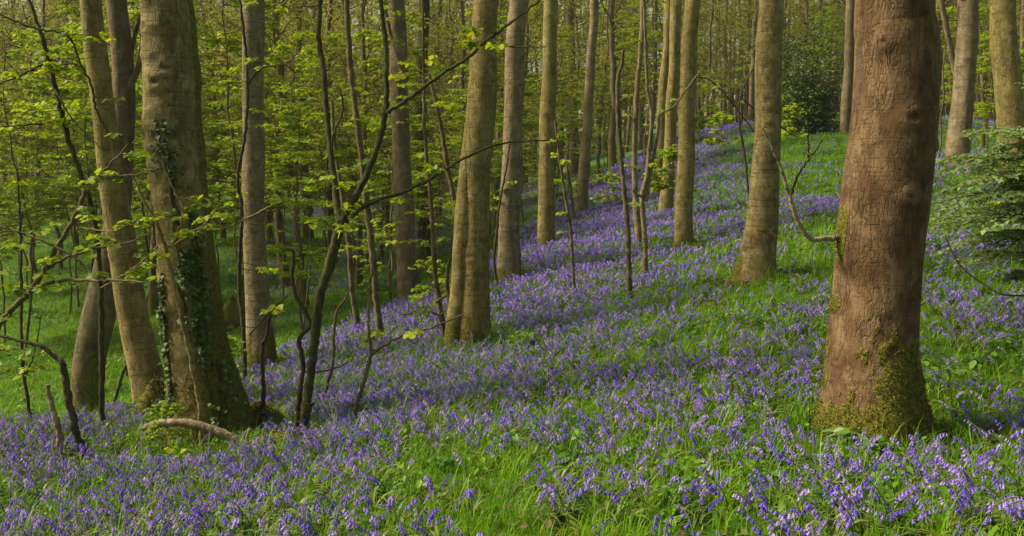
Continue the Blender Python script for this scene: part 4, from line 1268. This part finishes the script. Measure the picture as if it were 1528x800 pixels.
def herb_buf(seed, nl, hgt, size, tpl):
    rg = np.random.default_rng(seed); b = Buf(); pts = []
    for k in range(nl):
        a = rg.random() * 6.28; hh = hgt * rg.uniform(.3, 1); rr = hgt * rg.uniform(.1, .8)
        p = np.array([math.cos(a) * rr, math.sin(a) * rr, hh])
        tube(b, np.array([[0, 0, -.02], p * [.5, .5, .7], p]), .0018, 3, cap=False, rnd=.3); pts.append(p)
    clusters(b, np.array(pts), size, tpl, rg, 3, lie=.15)
    return b


def hidden_obj(name, mesh):
    return bpy.data.objects.new(name, mesh)


def scatter(name, label_kind, pts, rots, scales, idx, sources):
    """one mass: points with a rotation, scale and kind each, planted by geometry nodes"""
    coll = bpy.data.collections.new(name + '_kinds')
    for s_ in sources: coll.objects.link(s_)
    me = bpy.data.meshes.new(name); me.vertices.add(len(pts)); me.vertices.foreach_set('co', np.asarray(pts, float).ravel())
    a = me.attributes.new('rot', 'FLOAT_VECTOR', 'POINT'); a.data.foreach_set('vector', np.asarray(rots, float).ravel())
    a = me.attributes.new('scl', 'FLOAT', 'POINT'); a.data.foreach_set('value', np.asarray(scales, float))
    a = me.attributes.new('idx', 'INT', 'POINT'); a.data.foreach_set('value', np.asarray(idx, int))
    o = bpy.data.objects.new(name, me); COL.objects.link(o); o['kind'] = 'stuff'; o['label'] = label_kind
    ng = bpy.data.node_groups.new(name, 'GeometryNodeTree')
    ng.interface.new_socket('Geometry', in_out='INPUT', socket_type='NodeSocketGeometry')
    ng.interface.new_socket('Geometry', in_out='OUTPUT', socket_type='NodeSocketGeometry')
    N = ng.nodes; gi = N.new('NodeGroupInput'); go = N.new('NodeGroupOutput'); ip = N.new('GeometryNodeInstanceOnPoints'); ci = N.new('GeometryNodeCollectionInfo')
    ci.inputs['Collection'].default_value = coll; ci.inputs['Separate Children'].default_value = True; ci.inputs['Reset Children'].default_value = True
    def at(nm, ty):
        q = N.new('GeometryNodeInputNamedAttribute'); q.data_type = ty; q.inputs[0].default_value = nm; return q.outputs[0]
    L = ng.links
    L.new(gi.outputs[0], ip.inputs['Points']); L.new(ci.outputs[0], ip.inputs['Instance']); ip.inputs['Pick Instance'].default_value = True
    L.new(at('idx', 'INT'), ip.inputs['Instance Index']); L.new(at('rot', 'FLOAT_VECTOR'), ip.inputs['Rotation']); L.new(at('scl', 'FLOAT'), ip.inputs['Scale'])
    L.new(ip.outputs[0], go.inputs[0])
    md = o.modifiers.new('planting', 'NODES'); md.node_group = ng
    return o


def join_bufs(st, bl):
    b = Buf()
    for src, mi in ((st, 0), (bl, 1)):
        off = b.n
        for v, f in zip(src.v, src.f): pass
        V = np.concatenate(src.v); at = np.concatenate(src.at['rnd']) if 'rnd' in src.at else np.zeros(len(V))
        # quads and triangles are kept apart by adding vertices once per face kind
        for f in src.f:
            ids = np.unique(f); mp = {int(a): i for i, a in enumerate(ids)}
            b.add(V[ids], np.vectorize(mp.get)(f), mi, rnd=at[ids])
    return b


def sample(ylo, yhi, rho0, yref, pw, margin=2.0):
    """random ground positions in front of the camera, thinning with distance"""
    ys = np.linspace(ylo, yhi, 400); wd = 1.22 * ys + 2 * margin; rho = rho0 * np.minimum(1, (yref / ys) ** pw)
    cdf = np.cumsum(wd * rho); tot = cdf[-1] * (ys[1] - ys[0]); n = int(tot)
    Y = np.interp(rng.random(n) * cdf[-1], cdf, ys); X = (rng.random(n) - .5) * (1.22 * Y + 2 * margin)
    return X, Y


def trunk_clear(X, Y, soft=.02):
    ok = np.ones(len(X), bool)
    for tr in TRUNKS:
        dd = (np.hypot(X - tr.base[0], Y - tr.base[1]) - tr.q[3, 3] * 1.25) / (soft * (1 + tr.base[1] * .04))
        ok &= dd > rng.random(len(X)) ** 1.5
    if soft > .1:
        for lx, ly in LIMB[:, :2]:
            ok &= (np.hypot(X - lx, Y - ly + .22) > .34) | (rng.random(len(X)) < .12)
    return ok


# bluebells
X, Y = sample(2.6, 62, 130, 10, .62)
keep = rng.random(len(X)) < bloom(X, Y); X, Y = X[keep], Y[keep]
keep = trunk_clear(X, Y, .55); X, Y = X[keep], Y[keep]
Z = height(X, Y)
near_b = [bluebell_bufs(700 + i, 0) for i in range(6)]
far_b = [bluebell_bufs(720 + i, 1) for i in range(6)]
# the three hundred that show largest are things of their own
vis = (np.abs(X) < .57 * Y + .1) & (Y > 3.7)
order = np.argsort(np.where(vis, Y, 1e9))[:290]
solo = np.zeros(len(X), bool); solo[order] = True
near_me = [(a.mesh('bluebell', M_BSTEM), b.mesh('flower_head', M_BELL)) for a, b in near_b]
for i in order:
    sm, bm_ = near_me[int(rng.integers(0, 6))]
    o = bpy.data.objects.new('bluebell', sm); COL.objects.link(o)
    o.location = (X[i], Y[i], Z[i]); o.rotation_euler = (rng.normal(0, .08), rng.normal(0, .08), rng.random() * 6.28); s_ = rng.uniform(.8, 1.15); o.scale = (s_,) * 3
    c = bpy.data.objects.new('flower_head', bm_); COL.objects.link(c); c.parent = o
    o['category'] = 'bluebell'
    _u = W_PX / 2 + F_PX * X[i] / Y[i]
    o['label'] = 'violet bluebell among the closest flowers, downhill from ' + min([(0, 'the arched dead stem'), (300, 'the ivy-clad beech'), (480, 'the forked sapling'), (700, 'the twin-based beech'), (900, 'the snapped dark stem'), (1100, 'the knobbly beech'), (1300, 'the red-brown trunk'), (1480, 'the grey-green sapling')], key=lambda m: abs(m[0] - _u))[1]; o['group'] = 'bluebells closest to the camera'
m1 = (Y < 13) & ~solo; m2 = (Y >= 13) & ~solo
kin_near = [hidden_obj('bluebell_kind', join_bufs(a, b).mesh('bluebell_near', [M_BSTEM, M_BELL])) for a, b in near_b]
kin_far = [hidden_obj('bluebell_far_kind', join_bufs(a, b).mesh('bluebell_far', [M_BSTEM, M_BELL])) for a, b in far_b]
for nm, mk, kin in (('bluebell_carpet', m1, kin_near), ('distant_bluebell_carpet', m2, kin_far)):
    n = int(mk.sum())
    scatter(nm, 'carpet of violet bluebells covering the bank', np.stack([X[mk], Y[mk], Z[mk]], -1),
            np.stack([rng.normal(0, .1, n), rng.normal(0, .1, n), rng.random(n) * 6.28], -1),
            rng.uniform(.75, 1.15, n) * np.clip(1 + (Y[mk] - 15) * .008, 1, 1.3), rng.integers(0, 6, n), kin)

# grass
X, Y = sample(2.4, 70, 100, 7, .95)
keep = rng.random(len(X)) < .45 + .55 * fbm(X * 1.3 + 9, Y * 1.3 + 5, 2) + .1; X, Y = X[keep], Y[keep]
keep = trunk_clear(X, Y); X, Y = X[keep], Y[keep]
Z = height(X, Y)
gk = [hidden_obj('grass_kind', grass_buf(800 + i, 14, h_, .0032, .07).mesh('grass_tuft', M_GRASS, True)) for i, h_ in enumerate((.20, .26, .17, .30, .22, .24))]
gf = [hidden_obj('grass_far_kind', grass_buf(820 + i, 10, h_, .008, .12, 3).mesh('grass_tuft_far', M_GRASS, True)) for i, h_ in enumerate((.18, .22, .16, .20))]
for nm, mk, kin in (('grass', Y < 14, gk), ('distant_grass', Y >= 14, gf)):
    n = int(mk.sum())
    sc_ = rng.uniform(.6, 1.15, n) * (.75 + .5 * fbm(X[mk] * .8, Y[mk] * .8, 2))
    scatter(nm, 'fresh green woodland grass', np.stack([X[mk], Y[mk], Z[mk]], -1), np.stack([rng.normal(0, .12, n), rng.normal(0, .12, n), rng.random(n) * 6.28], -1),
            sc_, rng.integers(0, len(kin), n), kin)
# low leafy plants
X, Y = sample(2.6, 45, 11, 8, .7)
keep = rng.random(len(X)) < np.clip((fbm(X * .9 + 70, Y * .9 + 20, 2) - .35) * 3, .05, 1); X, Y = X[keep], Y[keep]
Z = height(X, Y); n = len(X)
hk = [hidden_obj('herb_kind', herb_buf(850 + i, nl, h_, s_, tp).mesh('herb', M_HERB, True)) for i, (nl, h_, s_, tp) in enumerate(
    ((8, .13, .045, LEAFO), (10, .17, .038, LEAFO), (7, .12, .045, LEAF5), (10, .20, .040, LEAFO), (8, .10, .045, LEAF5)))]
scatter('undergrowth', 'low leafy herbs between the bluebells', np.stack([X, Y, Z], -1), np.stack([rng.normal(0, .1, n), rng.normal(0, .1, n), rng.random(n) * 6.28], -1),
        rng.uniform(.7, 1.3, n), rng.integers(0, len(hk), n), hk)

# dead leaves lying between the stems
M_LITTER = leafmat('dead_leaf', [(0, (.04, .022, .010)), (.5, (.09, .055, .026)), (1, (.17, .11, .055))], .1, .7, objrnd=.4)
def litter_buf(seed):
    rg = np.random.default_rng(seed); b = Buf(); n = 9
    leaves(b, np.stack([rg.normal(0, .12, n), rg.normal(0, .12, n), rg.uniform(.005, .05, n)], -1), rg.random(n) * 6.28, rg.normal(0, .3, n), rg.normal(0, .35, n), .042 * (.6 + .7 * rg.random(n)), LEAFO, rg=rg)
    c = np.array([[0, 0, .02], [.1, .05, .035], [.22, .04, .02]]) * rg.uniform(.6, 1.6); tube(b, c, .004, 4, rnd=.3)
    return b


X, Y = sample(2.6, 24, 9, 8, .6)
ex, ey = [], []
for tr in TRUNKS:
    if tr.base[1] < 22:
        n_ = 60; a_ = rng.random(n_) * 6.28; d_ = tr.q[3, 3] * (1.0 + rng.exponential(.45, n_)); ex.append(tr.base[0] + np.cos(a_) * d_); ey.append(tr.base[1] + np.sin(a_) * d_)
X = np.concatenate([X] + ex); Y = np.concatenate([Y] + ey); n = len(X); Z = height(X, Y)
lk = [hidden_obj('litter_kind', litter_buf(870 + i).mesh('litter', M_LITTER, True)) for i in range(5)]
scatter('leaf_litter', 'brown dead leaves and twigs between the stems', np.stack([X, Y, Z], -1), np.stack([rng.normal(0, .1, n), rng.normal(0, .1, n), rng.random(n) * 6.28], -1), rng.uniform(.7, 1.3, n), rng.integers(0, 5, n), lk)

# a few plants that stand out
def leafy_plant(u, v, label, nl, hgt, size, mat, seed, tpl=LEAFO):
    g = G(u, v); b = herb_buf(seed, nl, hgt, size, tpl); o = b.obj('leafy_plant', mat); o.location = g
    o['label'] = label; o['category'] = 'plant'; return o


leafy_plant(1412, 600, 'dark-leaved bramble shoot beside the red-brown trunk', 14, .42, .10, M_LEAFD, 1)
leafy_plant(1272, 672, 'pale round-leaved plant in front of the red-brown trunk foot', 12, .14, .10, M_LEAFP, 2)
leafy_plant(785, 528, 'bright leafy clump just below the twin-based beech', 26, .3, .09, M_HERB, 3)
leafy_plant(1300, 690, 'low bramble leaves at the foot of the red-brown trunk', 14, .16, .08, M_HERB, 5, LEAF5)
leafy_plant(262, 700, 'yellow-green shoots in front of the ivy-clad beech foot', 14, .16, .06, M_LEAF, 6, LEAF5)
def tuft(u, v, label, seed, hgt=.42, n=46):
    g = G(u, v); o = grass_buf(seed, n, hgt, .005, .07, 7).obj('grass_tuft', M_GRASS); o.location = g; o['label'] = label; o['category'] = 'grass tuft'


tuft(1196, 650, 'tall bright grass tuft left of the red-brown trunk foot', 31)
tuft(1075, 770, 'tall grass tuft among the bluebells near the lower edge', 32, .34)
print('triangles about', sum(len(m.loops) - 2 * len(m.polygons) for m in bpy.data.meshes))

# thin haze volume added to soften the background
def haze_box():
    b = Buf(); x0, x1, y0, y1, z0, z1 = -290, 290, -30, 500, -45, 46
    v = [(x, y, z) for z in (z0, z1) for y in (y0, y1) for x in (x0, x1)]
    b.add(v, [(0, 2, 3, 1), (4, 5, 7, 6), (0, 1, 5, 4), (2, 6, 7, 3), (0, 4, 6, 2), (1, 3, 7, 5)])
    m = bpy.data.materials.new('haze'); m.use_nodes = True; t = m.node_tree
    t.nodes.remove(t.nodes['Principled BSDF']); v = t.nodes.new('ShaderNodeVolumePrincipled'); v.inputs['Color'].default_value = (.95, .93, .86, 1)
    v.inputs['Density'].default_value = HAZE; v.inputs['Anisotropy'].default_value = .2
    t.links.new(v.outputs[0], t.nodes['Material Output'].inputs['Volume'])
    o = b.obj('haze', m, smooth=False, kind='stuff')


HAZE = .0004
haze_box()
